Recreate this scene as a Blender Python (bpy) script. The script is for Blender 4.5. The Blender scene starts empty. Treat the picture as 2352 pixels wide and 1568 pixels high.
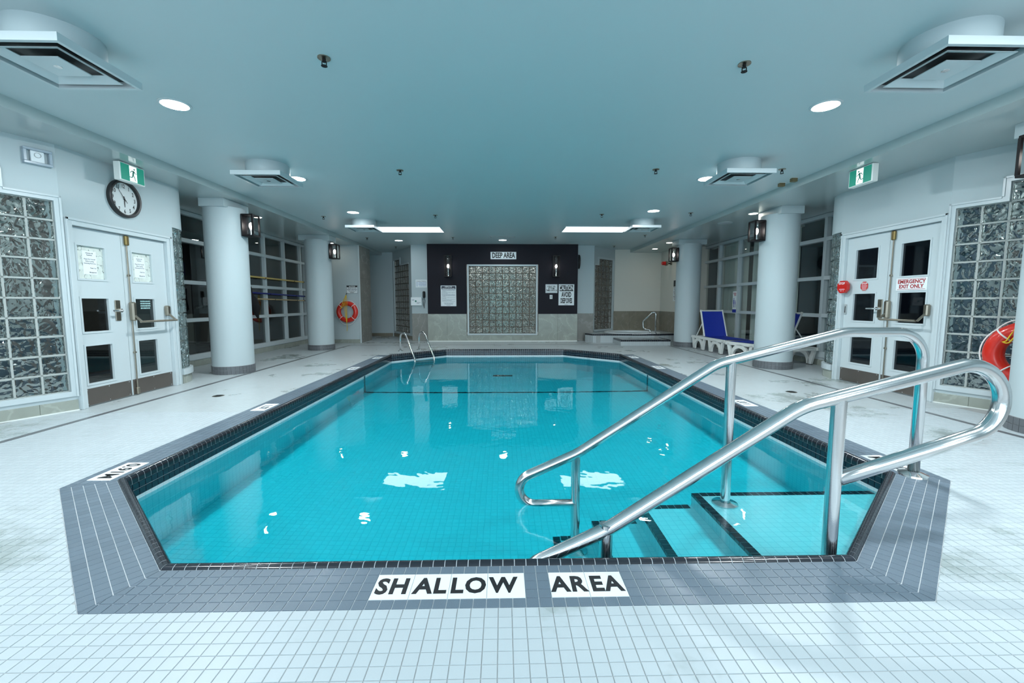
import bpy, bmesh, math, random
from mathutils import Vector, Matrix
random.seed(7)
sc = bpy.context.scene
C = sc.collection
R = math.radians

# ------------------------------------------------------------------ camera, world, exposure
cam = bpy.data.cameras.new('camera')
cam.sensor_width = 36.0
cam.lens = 976.0 / 2352.0 * 36.0
cam.clip_start = 0.05
camo = bpy.data.objects.new('camera', cam)
C.objects.link(camo)
camo.location = (0, 0, 1.18)
camo.rotation_euler = (R(90 - 5.21), 0, R(-1.23))
sc.camera = camo

wd = bpy.data.worlds.new('daylight')
sc.world = wd
wd.use_nodes = True
bgn = wd.node_tree.nodes['Background']
bgn.inputs[0].default_value = (0.70, 0.88, 1.0, 1)
bgn.inputs[1].default_value = 4.0

sc.view_settings.view_transform = 'Standard'
sc.view_settings.look = 'None'
sc.view_settings.gamma = 1
sc.view_settings.use_curve_mapping = False
sc.view_settings.exposure = 0.12
sc.cycles.use_denoising = True
sc.cycles.use_adaptive_sampling = True
sc.cycles.adaptive_threshold = 0.03
sc.cycles.max_bounces = 10
sc.cycles.diffuse_bounces = 4
sc.cycles.glossy_bounces = 4
sc.cycles.transmission_bounces = 8
sc.cycles.transparent_max_bounces = 12
sc.cycles.sample_clamp_indirect = 6.0
sc.cycles.caustics_refractive = True
sc.cycles.caustics_reflective = True
sc.cycles.blur_glossy = 0.6

LAMP_W = (0.90, 0.97, 1.0)      # recessed lamps
P_DOWN = 58.0; P_SKY = 12.0; P_FAR = 6.0
S_DOWN = 10.0                   # recessed lamp emission
S_SOFF = 28.0
S_SKY = 1.3                    # the two ceiling light panels
S_BULB = 26.0

# daylight portal in the window wall behind the camera
pl = bpy.data.lights.new('daylight_portal', 'AREA')
pl.shape = 'RECTANGLE'; pl.size = 9.6; pl.size_y = 2.3
pl.cycles.is_portal = True
plo = bpy.data.objects.new('daylight_portal', pl)
C.objects.link(plo)
plo.location = (0.1, -2.62, 1.5)
plo.rotation_euler = (R(90), 0, 0)      # faces +y, into the room

# ------------------------------------------------------------------ materials
MATS = {}
def new_mat(name):
    m = bpy.data.materials.new(name); m.use_nodes = True
    nt = m.node_tree
    return m, nt, nt.nodes, nt.links, nt.nodes['Principled BSDF'], nt.nodes['Material Output']

def mat(name, col, rough=0.5, metal=0.0, spec=0.5, noise=0.0, nscale=8.0, bump=0.0, bscale=40.0, coat=0.0, tint=None):
    if name in MATS: return MATS[name]
    m, nt, N, Lk, P, O = new_mat(name)
    P.inputs['Base Color'].default_value = (*col, 1)
    P.inputs['Roughness'].default_value = rough
    P.inputs['Metallic'].default_value = metal
    P.inputs['Specular IOR Level'].default_value = spec
    P.inputs['Coat Weight'].default_value = coat
    tc = N.new('ShaderNodeTexCoord')
    if noise > 0:
        nz = N.new('ShaderNodeTexNoise'); nz.inputs['Scale'].default_value = nscale; nz.inputs['Detail'].default_value = 5
        mp = N.new('ShaderNodeMapRange'); mp.inputs['To Min'].default_value = 1 - noise; mp.inputs['To Max'].default_value = 1 + noise
        mx = N.new('ShaderNodeMix'); mx.data_type = 'RGBA'; mx.blend_type = 'MULTIPLY'; mx.inputs[0].default_value = 1
        mx.inputs[6].default_value = (*col, 1)
        Lk.new(tc.outputs['Object'], nz.inputs['Vector']); Lk.new(nz.outputs['Fac'], mp.inputs['Value'])
        Lk.new(mp.outputs['Result'], mx.inputs[7]); Lk.new(mx.outputs[2], P.inputs['Base Color'])
    if bump > 0:
        nb = N.new('ShaderNodeTexNoise'); nb.inputs['Scale'].default_value = bscale
        bp = N.new('ShaderNodeBump'); bp.inputs['Strength'].default_value = bump; bp.inputs['Distance'].default_value = 0.01
        Lk.new(tc.outputs['Object'], nb.inputs['Vector']); Lk.new(nb.outputs['Fac'], bp.inputs['Height']); Lk.new(bp.outputs['Normal'], P.inputs['Normal'])
    MATS[name] = m
    return m

def emit(name, col, s):
    if name in MATS: return MATS[name]
    m, nt, N, Lk, P, O = new_mat(name)
    P.inputs['Base Color'].default_value = (*[min(c, 0.8) for c in col], 1)
    P.inputs['Emission Color'].default_value = (*col, 1)
    P.inputs['Emission Strength'].default_value = s
    MATS[name] = m
    return m

def grid_mat(name, col, grout, pitch, ox, oy, rough, stain=0.0, gw=0.045, axis='xy', var=0.03, bumpd=0.002):
    """square tiles with recessed joints, world aligned, for surfaces too far to tell the tiles apart"""
    m, nt, N, Lk, P, O = new_mat(name)
    ge = N.new('ShaderNodeNewGeometry')
    mp = N.new('ShaderNodeMapping')
    mp.inputs['Location'].default_value = (-ox / pitch, -oy / pitch, 0)
    mp.inputs['Scale'].default_value = (1 / pitch, 1 / pitch, 1 / pitch)
    src = ge.outputs['Position']
    if axis != 'xy':
        sp = N.new('ShaderNodeSeparateXYZ'); cb = N.new('ShaderNodeCombineXYZ')
        Lk.new(src, sp.inputs[0])
        ad = N.new('ShaderNodeMath'); ad.operation = 'ADD'
        Lk.new(sp.outputs[0], ad.inputs[0]); Lk.new(sp.outputs[1], ad.inputs[1])
        Lk.new(ad.outputs[0], cb.inputs[0]); Lk.new(sp.outputs[2], cb.inputs[1])
        src = cb.outputs[0]
    Lk.new(src, mp.inputs['Vector'])
    br = N.new('ShaderNodeTexBrick'); br.offset = 0; br.squash = 1
    br.inputs['Scale'].default_value = 1; br.inputs['Mortar Size'].default_value = gw; br.inputs['Mortar Smooth'].default_value = 0.3
    br.inputs['Brick Width'].default_value = 1; br.inputs['Row Height'].default_value = 1
    br.inputs['Color1'].default_value = (*[c * (1 + var) for c in col], 1); br.inputs['Color2'].default_value = (*[c * (1 - var) for c in col], 1)
    br.inputs['Mortar'].default_value = (*grout, 1)
    Lk.new(mp.outputs[0], br.inputs['Vector'])
    outc = br.outputs['Color']
    P.inputs['Roughness'].default_value = rough
    if stain > 0:
        nz = N.new('ShaderNodeTexNoise'); nz.inputs['Scale'].default_value = 0.9; nz.inputs['Detail'].default_value = 6; nz.inputs['Roughness'].default_value = 0.65
        Lk.new(ge.outputs['Position'], nz.inputs['Vector'])
        cr = N.new('ShaderNodeMapRange'); cr.inputs['From Min'].default_value = 0.56; cr.inputs['From Max'].default_value = 0.66
        Lk.new(nz.outputs['Fac'], cr.inputs['Value'])
        mx = N.new('ShaderNodeMix'); mx.data_type = 'RGBA'; mx.blend_type = 'MULTIPLY'
        sm = N.new('ShaderNodeMath'); sm.operation = 'MULTIPLY'; sm.inputs[1].default_value = stain
        Lk.new(cr.outputs[0], sm.inputs[0]); Lk.new(sm.outputs[0], mx.inputs[0]); Lk.new(outc, mx.inputs[6])
        mx.inputs[7].default_value = (0.55, 0.58, 0.52, 1)
        outc = mx.outputs[2]
        rr = N.new('ShaderNodeMapRange'); rr.inputs['To Min'].default_value = rough; rr.inputs['To Max'].default_value = rough * 0.25
        Lk.new(cr.outputs[0], rr.inputs['Value']); Lk.new(rr.outputs[0], P.inputs['Roughness'])
    Lk.new(outc, P.inputs['Base Color'])
    if bumpd <= 0:
        MATS[name] = m; return m
    bp = N.new('ShaderNodeBump'); bp.invert = True; bp.inputs['Strength'].default_value = 0.6; bp.inputs['Distance'].default_value = bumpd
    Lk.new(br.outputs['Fac'], bp.inputs['Height']); Lk.new(bp.outputs['Normal'], P.inputs['Normal'])
    MATS[name] = m
    return m

def tile_mat(name, col, rough, var=0.05, speck=0.0, stain=0.0):
    """single tile: colour varies a little from piece to piece, fine specks"""
    m, nt, N, Lk, P, O = new_mat(name)
    ge = N.new('ShaderNodeNewGeometry')
    P.inputs['Roughness'].default_value = rough
    vz = N.new('ShaderNodeTexWhiteNoise'); vz.noise_dimensions = '1D'
    mr = N.new('ShaderNodeMapRange'); mr.inputs['To Min'].default_value = 1 - var; mr.inputs['To Max'].default_value = 1 + var
    Lk.new(ge.outputs['Random Per Island'], vz.inputs['W']); Lk.new(vz.outputs['Value'], mr.inputs['Value'])
    mx = N.new('ShaderNodeMix'); mx.data_type = 'RGBA'; mx.blend_type = 'MULTIPLY'; mx.inputs[0].default_value = 1; mx.inputs[6].default_value = (*col, 1)
    Lk.new(mr.outputs[0], mx.inputs[7])
    outc = mx.outputs[2]
    if speck > 0:
        nz = N.new('ShaderNodeTexNoise'); nz.inputs['Scale'].default_value = 420; nz.inputs['Detail'].default_value = 2
        Lk.new(ge.outputs['Position'], nz.inputs['Vector'])
        cr = N.new('ShaderNodeMapRange'); cr.inputs['From Min'].default_value = 0.25; cr.inputs['From Max'].default_value = 0.75
        cr.inputs['To Min'].default_value = 1 - speck; cr.inputs['To Max'].default_value = 1 + speck
        Lk.new(nz.outputs['Fac'], cr.inputs['Value'])
        m2 = N.new('ShaderNodeMix'); m2.data_type = 'RGBA'; m2.blend_type = 'MULTIPLY'; m2.inputs[0].default_value = 1
        Lk.new(outc, m2.inputs[6]); Lk.new(cr.outputs[0], m2.inputs[7]); outc = m2.outputs[2]
    if stain > 0:
        nz = N.new('ShaderNodeTexNoise'); nz.inputs['Scale'].default_value = 0.9; nz.inputs['Detail'].default_value = 6; nz.inputs['Roughness'].default_value = 0.65
        Lk.new(ge.outputs['Position'], nz.inputs['Vector'])
        cr = N.new('ShaderNodeMapRange'); cr.inputs['From Min'].default_value = 0.56; cr.inputs['From Max'].default_value = 0.66
        Lk.new(nz.outputs['Fac'], cr.inputs['Value'])
        sm = N.new('ShaderNodeMath'); sm.operation = 'MULTIPLY'; sm.inputs[1].default_value = stain
        m3 = N.new('ShaderNodeMix'); m3.data_type = 'RGBA'; m3.blend_type = 'MULTIPLY'
        Lk.new(cr.outputs[0], sm.inputs[0]); Lk.new(sm.outputs[0], m3.inputs[0]); Lk.new(outc, m3.inputs[6]); m3.inputs[7].default_value = (0.55, 0.58, 0.52, 1)
        outc = m3.outputs[2]
        rr = N.new('ShaderNodeMapRange'); rr.inputs['To Min'].default_value = rough; rr.inputs['To Max'].default_value = rough * 0.25
        Lk.new(cr.outputs[0], rr.inputs['Value']); Lk.new(rr.outputs[0], P.inputs['Roughness'])
    Lk.new(outc, P.inputs['Base Color'])
    MATS[name] = m
    return m

def marble_mat(name, base, vein, scale=3.0, rough=0.22, sharp=0.5):
    m, nt, N, Lk, P, O = new_mat(name)
    tc = N.new('ShaderNodeTexCoord')
    nz = N.new('ShaderNodeTexNoise'); nz.inputs['Scale'].default_value = scale; nz.inputs['Detail'].default_value = 8; nz.inputs['Distortion'].default_value = 1.2
    wv = N.new('ShaderNodeTexWave'); wv.inputs['Scale'].default_value = scale * 0.35; wv.inputs['Distortion'].default_value = 22; wv.inputs['Detail'].default_value = 5
    wv.inputs['Detail Scale'].default_value = 1.6
    cr = N.new('ShaderNodeValToRGB'); cr.color_ramp.elements[0].position = 0.0; cr.color_ramp.elements[0].color = (*vein, 1)
    cr.color_ramp.elements[1].position = 0.06 * sharp * 2; cr.color_ramp.elements[1].color = (*base, 1)
    mx = N.new('ShaderNodeMix'); mx.data_type = 'RGBA'; mx.blend_type = 'MULTIPLY'; mx.inputs[0].default_value = 0.6
    c2 = N.new('ShaderNodeValToRGB'); c2.color_ramp.elements[0].position = 0.3; c2.color_ramp.elements[0].color = (0.72, 0.72, 0.70, 1); c2.color_ramp.elements[1].position = 0.7; c2.color_ramp.elements[1].color = (1.1, 1.1, 1.08, 1)
    Lk.new(tc.outputs['Object'], nz.inputs['Vector']); Lk.new(tc.outputs['Object'], wv.inputs['Vector'])
    Lk.new(wv.outputs['Fac'], cr.inputs['Fac']); Lk.new(nz.outputs['Fac'], c2.inputs['Fac'])
    Lk.new(cr.outputs['Color'], mx.inputs[6]); Lk.new(c2.outputs['Color'], mx.inputs[7]); Lk.new(mx.outputs[2], P.inputs['Base Color'])
    P.inputs['Roughness'].default_value = rough
    MATS[name] = m
    return m

def pane_mat(name, tint=(0.75, 0.8, 0.8), rough=0.0, dark=0.0):
    m, nt, N, Lk, P, O = new_mat(name)
    N.remove(P)
    tr = N.new('ShaderNodeBsdfTransparent'); tr.inputs[0].default_value = (*tint, 1)
    gl = N.new('ShaderNodeBsdfGlossy'); gl.inputs['Roughness'].default_value = rough; gl.inputs[0].default_value = (1, 1, 1, 1)
    fr = N.new('ShaderNodeFresnel')                      # same reflectance on both faces of the sheet
    ge = N.new('ShaderNodeNewGeometry'); ir = N.new('ShaderNodeMapRange'); ir.inputs['To Min'].default_value = 1.55; ir.inputs['To Max'].default_value = 1/1.55
    Lk.new(ge.outputs['Backfacing'], ir.inputs['Value']); Lk.new(ir.outputs[0], fr.inputs['IOR'])
    mx = N.new('ShaderNodeMixShader')
    Lk.new(fr.outputs[0], mx.inputs[0]); Lk.new(tr.outputs[0], mx.inputs[1]); Lk.new(gl.outputs[0], mx.inputs[2]); Lk.new(mx.outputs[0], O.inputs['Surface'])
    MATS[name] = m
    return m

def block_glass(name, tint=(0.82, 0.93, 0.93), scale=10.0, dist=0.03):
    m, nt, N, Lk, P, O = new_mat(name)
    P.inputs['Base Color'].default_value = (*tint, 1)
    P.inputs['Transmission Weight'].default_value = 1.0
    P.inputs['Roughness'].default_value = 0.0
    P.inputs['IOR'].default_value = 1.45
    tc = N.new('ShaderNodeTexCoord')
    oi = N.new('ShaderNodeObjectInfo')
    ad = N.new('ShaderNodeVectorMath'); ad.operation = 'ADD'
    ml = N.new('ShaderNodeMath'); ml.operation = 'MULTIPLY'; ml.inputs[1].default_value = 37.0
    Lk.new(oi.outputs['Random'], ml.inputs[0]); Lk.new(tc.outputs['Object'], ad.inputs[0]); Lk.new(ml.outputs[0], ad.inputs[1])
    nz = N.new('ShaderNodeTexNoise'); nz.inputs['Scale'].default_value = scale; nz.inputs['Detail'].default_value = 0.6; nz.inputs['Distortion'].default_value = 1.2
    bp = N.new('ShaderNodeBump'); bp.inputs['Strength'].default_value = 1.0; bp.inputs['Distance'].default_value = dist
    Lk.new(ad.outputs[0], nz.inputs['Vector']); Lk.new(nz.outputs['Fac'], bp.inputs['Height']); Lk.new(bp.outputs['Normal'], P.inputs['Normal'])
    MATS[name] = m
    return m

def water_mat(name, absorb, dens, ior=1.333, bump=0.05):
    m, nt, N, Lk, P, O = new_mat(name)
    N.remove(P)
    gl = N.new('ShaderNodeBsdfGlass'); gl.inputs['IOR'].default_value = ior; gl.inputs['Roughness'].default_value = 0.0; gl.inputs[0].default_value = (1, 1, 1, 1)
    ge = N.new('ShaderNodeNewGeometry')
    nz = N.new('ShaderNodeTexNoise'); nz.inputs['Scale'].default_value = 2.2; nz.inputs['Detail'].default_value = 3; nz.inputs['Roughness'].default_value = 0.55; nz.inputs['Distortion'].default_value = 0.4
    bp = N.new('ShaderNodeBump'); bp.inputs['Strength'].default_value = bump; bp.inputs['Distance'].default_value = 0.05
    Lk.new(ge.outputs['Position'], nz.inputs['Vector']); Lk.new(nz.outputs['Fac'], bp.inputs['Height']); Lk.new(bp.outputs['Normal'], gl.inputs['Normal'])
    va = N.new('ShaderNodeVolumeAbsorption'); va.inputs['Color'].default_value = (*absorb, 1); va.inputs['Density'].default_value = dens
    Lk.new(gl.outputs[0], O.inputs['Surface']); Lk.new(va.outputs[0], O.inputs['Volume'])
    MATS[name] = m
    return m

WHITE = mat('white_paint', (0.46, 0.54, 0.56), 0.5, noise=0.015, nscale=1.5)
CEIL = mat('ceiling_paint', (0.50, 0.60, 0.62), 0.45, noise=0.02, nscale=0.7)
SOFF = mat('soffit_gloss_paint', (0.42, 0.49, 0.49), 0.16, noise=0.02, nscale=0.7)
TRIMW = mat('white_gloss_trim', (0.53, 0.60, 0.62), 0.28)
DARKW = mat('charcoal_accent_paint', (0.010, 0.0095, 0.016), 0.55, spec=0.2, noise=0.1, nscale=2)
MARB = marble_mat('beige_marble', (0.33, 0.36, 0.32), (0.39, 0.42, 0.38), 2.2, 0.2)
MARBB = marble_mat('tan_marble', (0.25, 0.23, 0.18), (0.30, 0.28, 0.23), 2.2, 0.25)
MARBG = marble_mat('grey_marble', (0.25, 0.25, 0.23), (0.31, 0.31, 0.29), 2.2, 0.25)
FILM = marble_mat('marble_film', (0.66, 0.72, 0.68), (0.12, 0.15, 0.15), 9.0, 0.3, sharp=0.22)
PIT = 0.0525
OX, OY = -1.70, 1.555
TFLOOR = tile_mat('white_mosaic_tile', (0.46, 0.515, 0.54), 0.42, 0.03, 0.03, stain=0.8)
TFAR = grid_mat('white_mosaic_far', (0.46, 0.515, 0.53), (0.34, 0.36, 0.36), PIT, OX, OY, 0.36, stain=0.9)
GROUT = mat('grey_grout', (0.36, 0.37, 0.37), 0.7, noise=0.15, nscale=3)
GROUTD = mat('light_grout', (0.55, 0.58, 0.60), 0.7, noise=0.3, nscale=4)
TGREY = tile_mat('grey_coping_tile', (0.125, 0.165, 0.205), 0.34, 0.08, 0.22)
TBLACK = tile_mat('black_bullnose_tile', (0.020, 0.024, 0.032), 0.16, 0.15)
TNAVY = tile_mat('dark_waterline_tile', (0.018, 0.026, 0.040), 0.12, 0.2)
TWHITE = tile_mat('white_pool_tile', (0.86, 0.90, 0.91), 0.2, 0.02)
PGROUT = mat('pool_grout', (0.70, 0.76, 0.78), 0.6)
TPOOLW = grid_mat('white_pool_wall_tile', (0.86, 0.90, 0.91), (0.66, 0.74, 0.77), PIT, 0, 0, 0.2, axis='w', var=0.015, bumpd=0)
STRIPE = tile_mat('grey_stripe_tile', (0.12, 0.13, 0.14), 0.3, 0.1)
STEEL = mat('polished_stainless_steel', (0.72, 0.72, 0.72), 0.16, 1.0, bump=0.02, bscale=200)
STEELD = mat('worn_bronze_steel', (0.35, 0.31, 0.25), 0.32, 1.0)
CHROME = mat('chrome', (0.8, 0.8, 0.8), 0.08, 1.0)
KICK = mat('brushed_kick_plate', (0.22, 0.19, 0.17), 0.38, 0.9, noise=0.1, nscale=6)
BLACKM = mat('black_metal', (0.007, 0.006, 0.007), 0.45, spec=0.25)
BLACKP = mat('black_plastic', (0.015, 0.015, 0.016), 0.45)
INK = mat('black_lettering', (0.008, 0.008, 0.010), 0.5)
INKW = mat('white_lettering', (0.85, 0.88, 0.9), 0.5)
INKR = mat('red_lettering', (0.35, 0.01, 0.01), 0.5)
INKG = mat('grey_print', (0.20, 0.24, 0.30), 0.6)
SIGNW = mat('white_sign_sheet', (0.80, 0.85, 0.87), 0.4)
PAPER = mat('white_paper', (0.76, 0.82, 0.86), 0.7)
NAVY = mat('navy_print', (0.01, 0.012, 0.04), 0.5)
REDP = mat('red_plastic', (0.55, 0.012, 0.008), 0.28, coat=0.3)
REDB = mat('red_lifebuoy_plastic', (0.62, 0.022, 0.010), 0.25, coat=0.4)
ROPEY = mat('yellow_rope', (0.75, 0.52, 0.03), 0.7, bump=0.5, bscale=120)
ROPEW = mat('white_rope', (0.8, 0.8, 0.78), 0.7, bump=0.5, bscale=120)
BLUEF = mat('blue_sling_fabric', (0.006, 0.030, 0.36), 0.6, noise=0.06, nscale=6, bump=0.2, bscale=300)
WPLAS = mat('white_resin', (0.74, 0.77, 0.74), 0.35)
POLEY = mat('yellow_pole', (0.62, 0.46, 0.14), 0.45)
POLET = mat('tan_pole', (0.45, 0.34, 0.18), 0.5)
POLEB = mat('blue_pole', (0.01, 0.02, 0.20), 0.4)
NET = mat('black_net_fabric', (0.010, 0.010, 0.012), 0.9, bump=0.6, bscale=80)
GREENC = mat('green_cross_print', (0.01, 0.22, 0.16), 0.5)
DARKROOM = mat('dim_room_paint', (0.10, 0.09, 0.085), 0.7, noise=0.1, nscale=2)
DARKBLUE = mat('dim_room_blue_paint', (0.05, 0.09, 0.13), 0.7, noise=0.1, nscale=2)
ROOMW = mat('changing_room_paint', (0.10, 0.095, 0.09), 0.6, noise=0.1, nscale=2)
BLIND = mat('vertical_blind_fabric', (0.72, 0.76, 0.70), 0.7, noise=0.05, nscale=5)
PANE = pane_mat('window_pane_glass', (0.62, 0.66, 0.66))
CORRW = mat('corridor_paint', (0.45, 0.50, 0.50), 0.6)
PANEB = pane_mat('clear_window_pane', (0.90, 0.93, 0.93))
PANEL = pane_mat('smoked_door_glass', (0.30, 0.33, 0.33))
PANED = pane_mat('tinted_door_glass', (0.16, 0.19, 0.22), 0.03)
CLEARG = pane_mat('lantern_glass', (0.93, 0.93, 0.93))
BLOCK = block_glass('wavy_glass_block')
BLOCKF = block_glass('crystal_glass_block', (0.85, 0.93, 0.92), 17.0, 0.05)
MORTAR = mat('pale_mortar', (0.40, 0.43, 0.41), 0.6)
MORTARD = mat('brown_mortar', (0.11, 0.10, 0.08), 0.7)
WATER = water_mat('pool_water', (0.0, 0.926, 0.960), 1.0, bump=0.06)
SPAW = water_mat('spa_water', (0.3, 0.85, 0.9), 0.5, bump=0.08)
E_DOWN = emit('recessed_lamp_glow', LAMP_W, S_DOWN)
E_SOFF = emit('soffit_lamp_glow', (1.0, 0.90, 0.76), S_SOFF)
E_SKY = emit('light_panel_glow', (0.95, 0.98, 1.0), S_SKY)
E_BULB = emit('bulb_glow', (1.0, 0.94, 0.88), S_BULB)
E_FILL = emit('fill_lamp_glow', (1.0, 0.95, 0.88), 45.0)  # for the lamps added behind the glass block bays
E_ROOM = emit('far_room_lamp_glow', (1.0, 0.95, 0.90), 95.0)
E_GREEN = emit('exit_green_glow', (0.0, 0.16, 0.11), 0.8)
E_WHITE = emit('exit_white_glow', (0.9, 1.0, 0.97), 1.1)

# ------------------------------------------------------------------ mesh helpers
class MB:
    def __init__(s): s.v = []; s.f = []; s.M = None
    def add(s, vs, fs):
        o = len(s.v)
        if s.M is not None: vs = [tuple(s.M @ Vector(v)) for v in vs]
        s.v += [tuple(v) for v in vs]; s.f += [tuple(i + o for i in f) for f in fs]
        return s
    def box(s, x0, x1, y0, y1, z0, z1):
        return s.add([(x0,y0,z0),(x1,y0,z0),(x1,y1,z0),(x0,y1,z0),(x0,y0,z1),(x1,y0,z1),(x1,y1,z1),(x0,y1,z1)],
                     [(3,2,1,0),(4,5,6,7),(0,1,5,4),(1,2,6,5),(2,3,7,6),(3,0,4,7)])
    def cbox(s, x0, x1, y0, y1, z0, z1, c=0.005):
        """box with all edges chamfered"""
        vs = []; idx = {}
        for sx in (0, 1):
            for sy in (0, 1):
                for sz in (0, 1):
                    X = (x0, x1)[sx]; Y = (y0, y1)[sy]; Z = (z0, z1)[sz]
                    dx = c if sx == 0 else -c; dy = c if sy == 0 else -c; dz = c if sz == 0 else -c
                    idx[(sx,sy,sz,'x')] = len(vs); vs.append((X, Y+dy, Z+dz))
                    idx[(sx,sy,sz,'y')] = len(vs); vs.append((X+dx, Y, Z+dz))
                    idx[(sx,sy,sz,'z')] = len(vs); vs.append((X+dx, Y+dy, Z))
        g = lambda a, b, d, k: idx[(a, b, d, k)]
        fs = [(g(0,0,0,'x'),g(0,0,1,'x'),g(0,1,1,'x'),g(0,1,0,'x')),(g(1,0,0,'x'),g(1,1,0,'x'),g(1,1,1,'x'),g(1,0,1,'x')),
              (g(0,0,0,'y'),g(1,0,0,'y'),g(1,0,1,'y'),g(0,0,1,'y')),(g(0,1,0,'y'),g(0,1,1,'y'),g(1,1,1,'y'),g(1,1,0,'y')),
              (g(0,0,0,'z'),g(0,1,0,'z'),g(1,1,0,'z'),g(1,0,0,'z')),(g(0,0,1,'z'),g(1,0,1,'z'),g(1,1,1,'z'),g(0,1,1,'z'))]
        for a in (0, 1):
            for b in (0, 1):
                fs.append((g(a,b,0,'x'),g(a,b,1,'x'),g(a,b,1,'y'),g(a,b,0,'y')))
                fs.append((g(a,0,b,'x'),g(a,1,b,'x'),g(a,1,b,'z'),g(a,0,b,'z')))
                fs.append((g(0,a,b,'y'),g(1,a,b,'y'),g(1,a,b,'z'),g(0,a,b,'z')))
                for d in (0, 1): fs.append((g(a,b,d,'x'),g(a,b,d,'y'),g(a,b,d,'z')))
        return s.add(vs, fs)
    def prism(s, poly, z0, z1):
        n = len(poly)
        vs = [(x, y, z0) for x, y in poly] + [(x, y, z1) for x, y in poly]
        fs = [tuple(range(n-1, -1, -1)), tuple(range(n, 2*n))] + [(i, (i+1) % n, n+(i+1) % n, n+i) for i in range(n)]
        return s.add(vs, fs)
    def xprism(s, poly, x0, x1):      # polygon in (y,z), extruded along x
        n = len(poly)
        vs = [(x0, y, z) for y, z in poly] + [(x1, y, z) for y, z in poly]
        fs = [tuple(range(n)), tuple(range(2*n-1, n-1, -1))] + [(i, n+i, n+(i+1) % n, (i+1) % n) for i in range(n)]
        return s.add(vs, fs)
    def lathe(s, prof, n=32, cx=0, cy=0, cz=0, a0=0, a1=2*math.pi, axis='z'):
        full = abs(a1 - a0 - 2*math.pi) < 1e-6
        m = n if full else n + 1
        vs = []
        for i in range(m):
            a = a0 + (a1 - a0) * i / n
            for r, h in prof:
                p = (r*math.cos(a), r*math.sin(a), h)
                if axis == 'y': p = (p[0], p[2], p[1])
                if axis == 'x': p = (p[2], p[0], p[1])
                vs.append((cx+p[0], cy+p[1], cz+p[2]))
        k = len(prof); fs = []
        for i in range(n):
            j = (i + 1) % m
            for q in range(k-1):
                fs.append((i*k+q, j*k+q, j*k+q+1, i*k+q+1))
        return s.add(vs, fs)
    def cyl(s, cx, cy, r, z0, z1, n=32):
        return s.lathe([(0.0001, z0), (r, z0), (r, z1), (0.0001, z1)], n, cx, cy)
    def tube(s, path, r, n=12, closed=False, cap=True):
        P = [Vector(p) for p in path]; m = len(P)
        rr = r if isinstance(r, (list, tuple)) else [r]*m
        T = []
        for i in range(m):
            a = P[i-1] if (i > 0 or closed) else P[i]; b = P[(i+1) % m] if (i < m-1 or closed) else P[i]
            T.append((b-a).normalized())
        up = Vector((0, 0, 1)) if abs(T[0].z) < 0.9 else Vector((1, 0, 0))
        u = T[0].cross(up).normalized(); vs = []
        for i in range(m):
            u = (u - T[i]*u.dot(T[i])).normalized(); w = T[i].cross(u)
            for k in range(n):
                a = 2*math.pi*k/n
                vs.append(tuple(P[i] + (u*math.cos(a) + w*math.sin(a))*rr[i]))
        fs = []
        for i in range(m if closed else m-1):
            j = (i+1) % m
            for k in range(n):
                l = (k+1) % n
                fs.append((i*n+k, i*n+l, j*n+l, j*n+k))
        if cap and not closed:
            fs.append(tuple(range(n-1, -1, -1))); fs.append(tuple((m-1)*n+k for k in range(n)))
        return s.add(vs, fs)
    def build(s, name, m, parent=None, smooth=False, loc=None, rz=0, ang=40, matrix=None, fix=True):
        me = bpy.data.meshes.new(name); me.from_pydata(s.v, [], s.f); me.validate()
        if fix: fix_normals(me)
        if smooth:
            for p in me.polygons: p.use_smooth = True
            if ang: 
                try: me.set_sharp_from_angle(angle=R(ang))
                except Exception: pass
        return link(name, me, m, parent, loc, rz, matrix)

def fix_normals(me):
    bm = bmesh.new(); bm.from_mesh(me)
    bmesh.ops.recalc_face_normals(bm, faces=bm.faces)
    bm.to_mesh(me); bm.free(); me.update()

def link(name, me, m, parent=None, loc=None, rz=0, matrix=None):
    if m is not None and not me.materials: me.materials.append(m)
    o = bpy.data.objects.new(name, me); C.objects.link(o)
    if parent: o.parent = parent
    if matrix is not None: o.matrix_local = matrix
    else:
        if loc: o.location = loc
        if rz: o.rotation_euler = (0, 0, rz)
    return o

def tag(o, label=None, cat=None, group=None, kind=None):
    if label: o['label'] = label
    if cat: o['category'] = cat
    if group: o['group'] = group
    if kind: o['kind'] = kind
    return o
def thing(name, label, cat, loc=(0, 0, 0), rz=0, group=None, kind=None):
    o = bpy.data.objects.new(name, None); C.objects.link(o); o.empty_display_size = 0.1
    o.location = loc; o.rotation_euler = (0, 0, rz)
    return tag(o, label, cat, group, kind)
def dup(root, loc, rz=None, label=None, group=None):
    r = root.copy(); C.objects.link(r); r.location = loc
    if rz is not None: r.rotation_euler = (0, 0, rz)
    if label: r['label'] = label
    if group: r['group'] = group
    for ch in list(root.children):
        c = ch.copy(); C.objects.link(c); c.parent = r
        for g in list(ch.children):
            d = g.copy(); C.objects.link(d); d.parent = c
    return r

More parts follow.
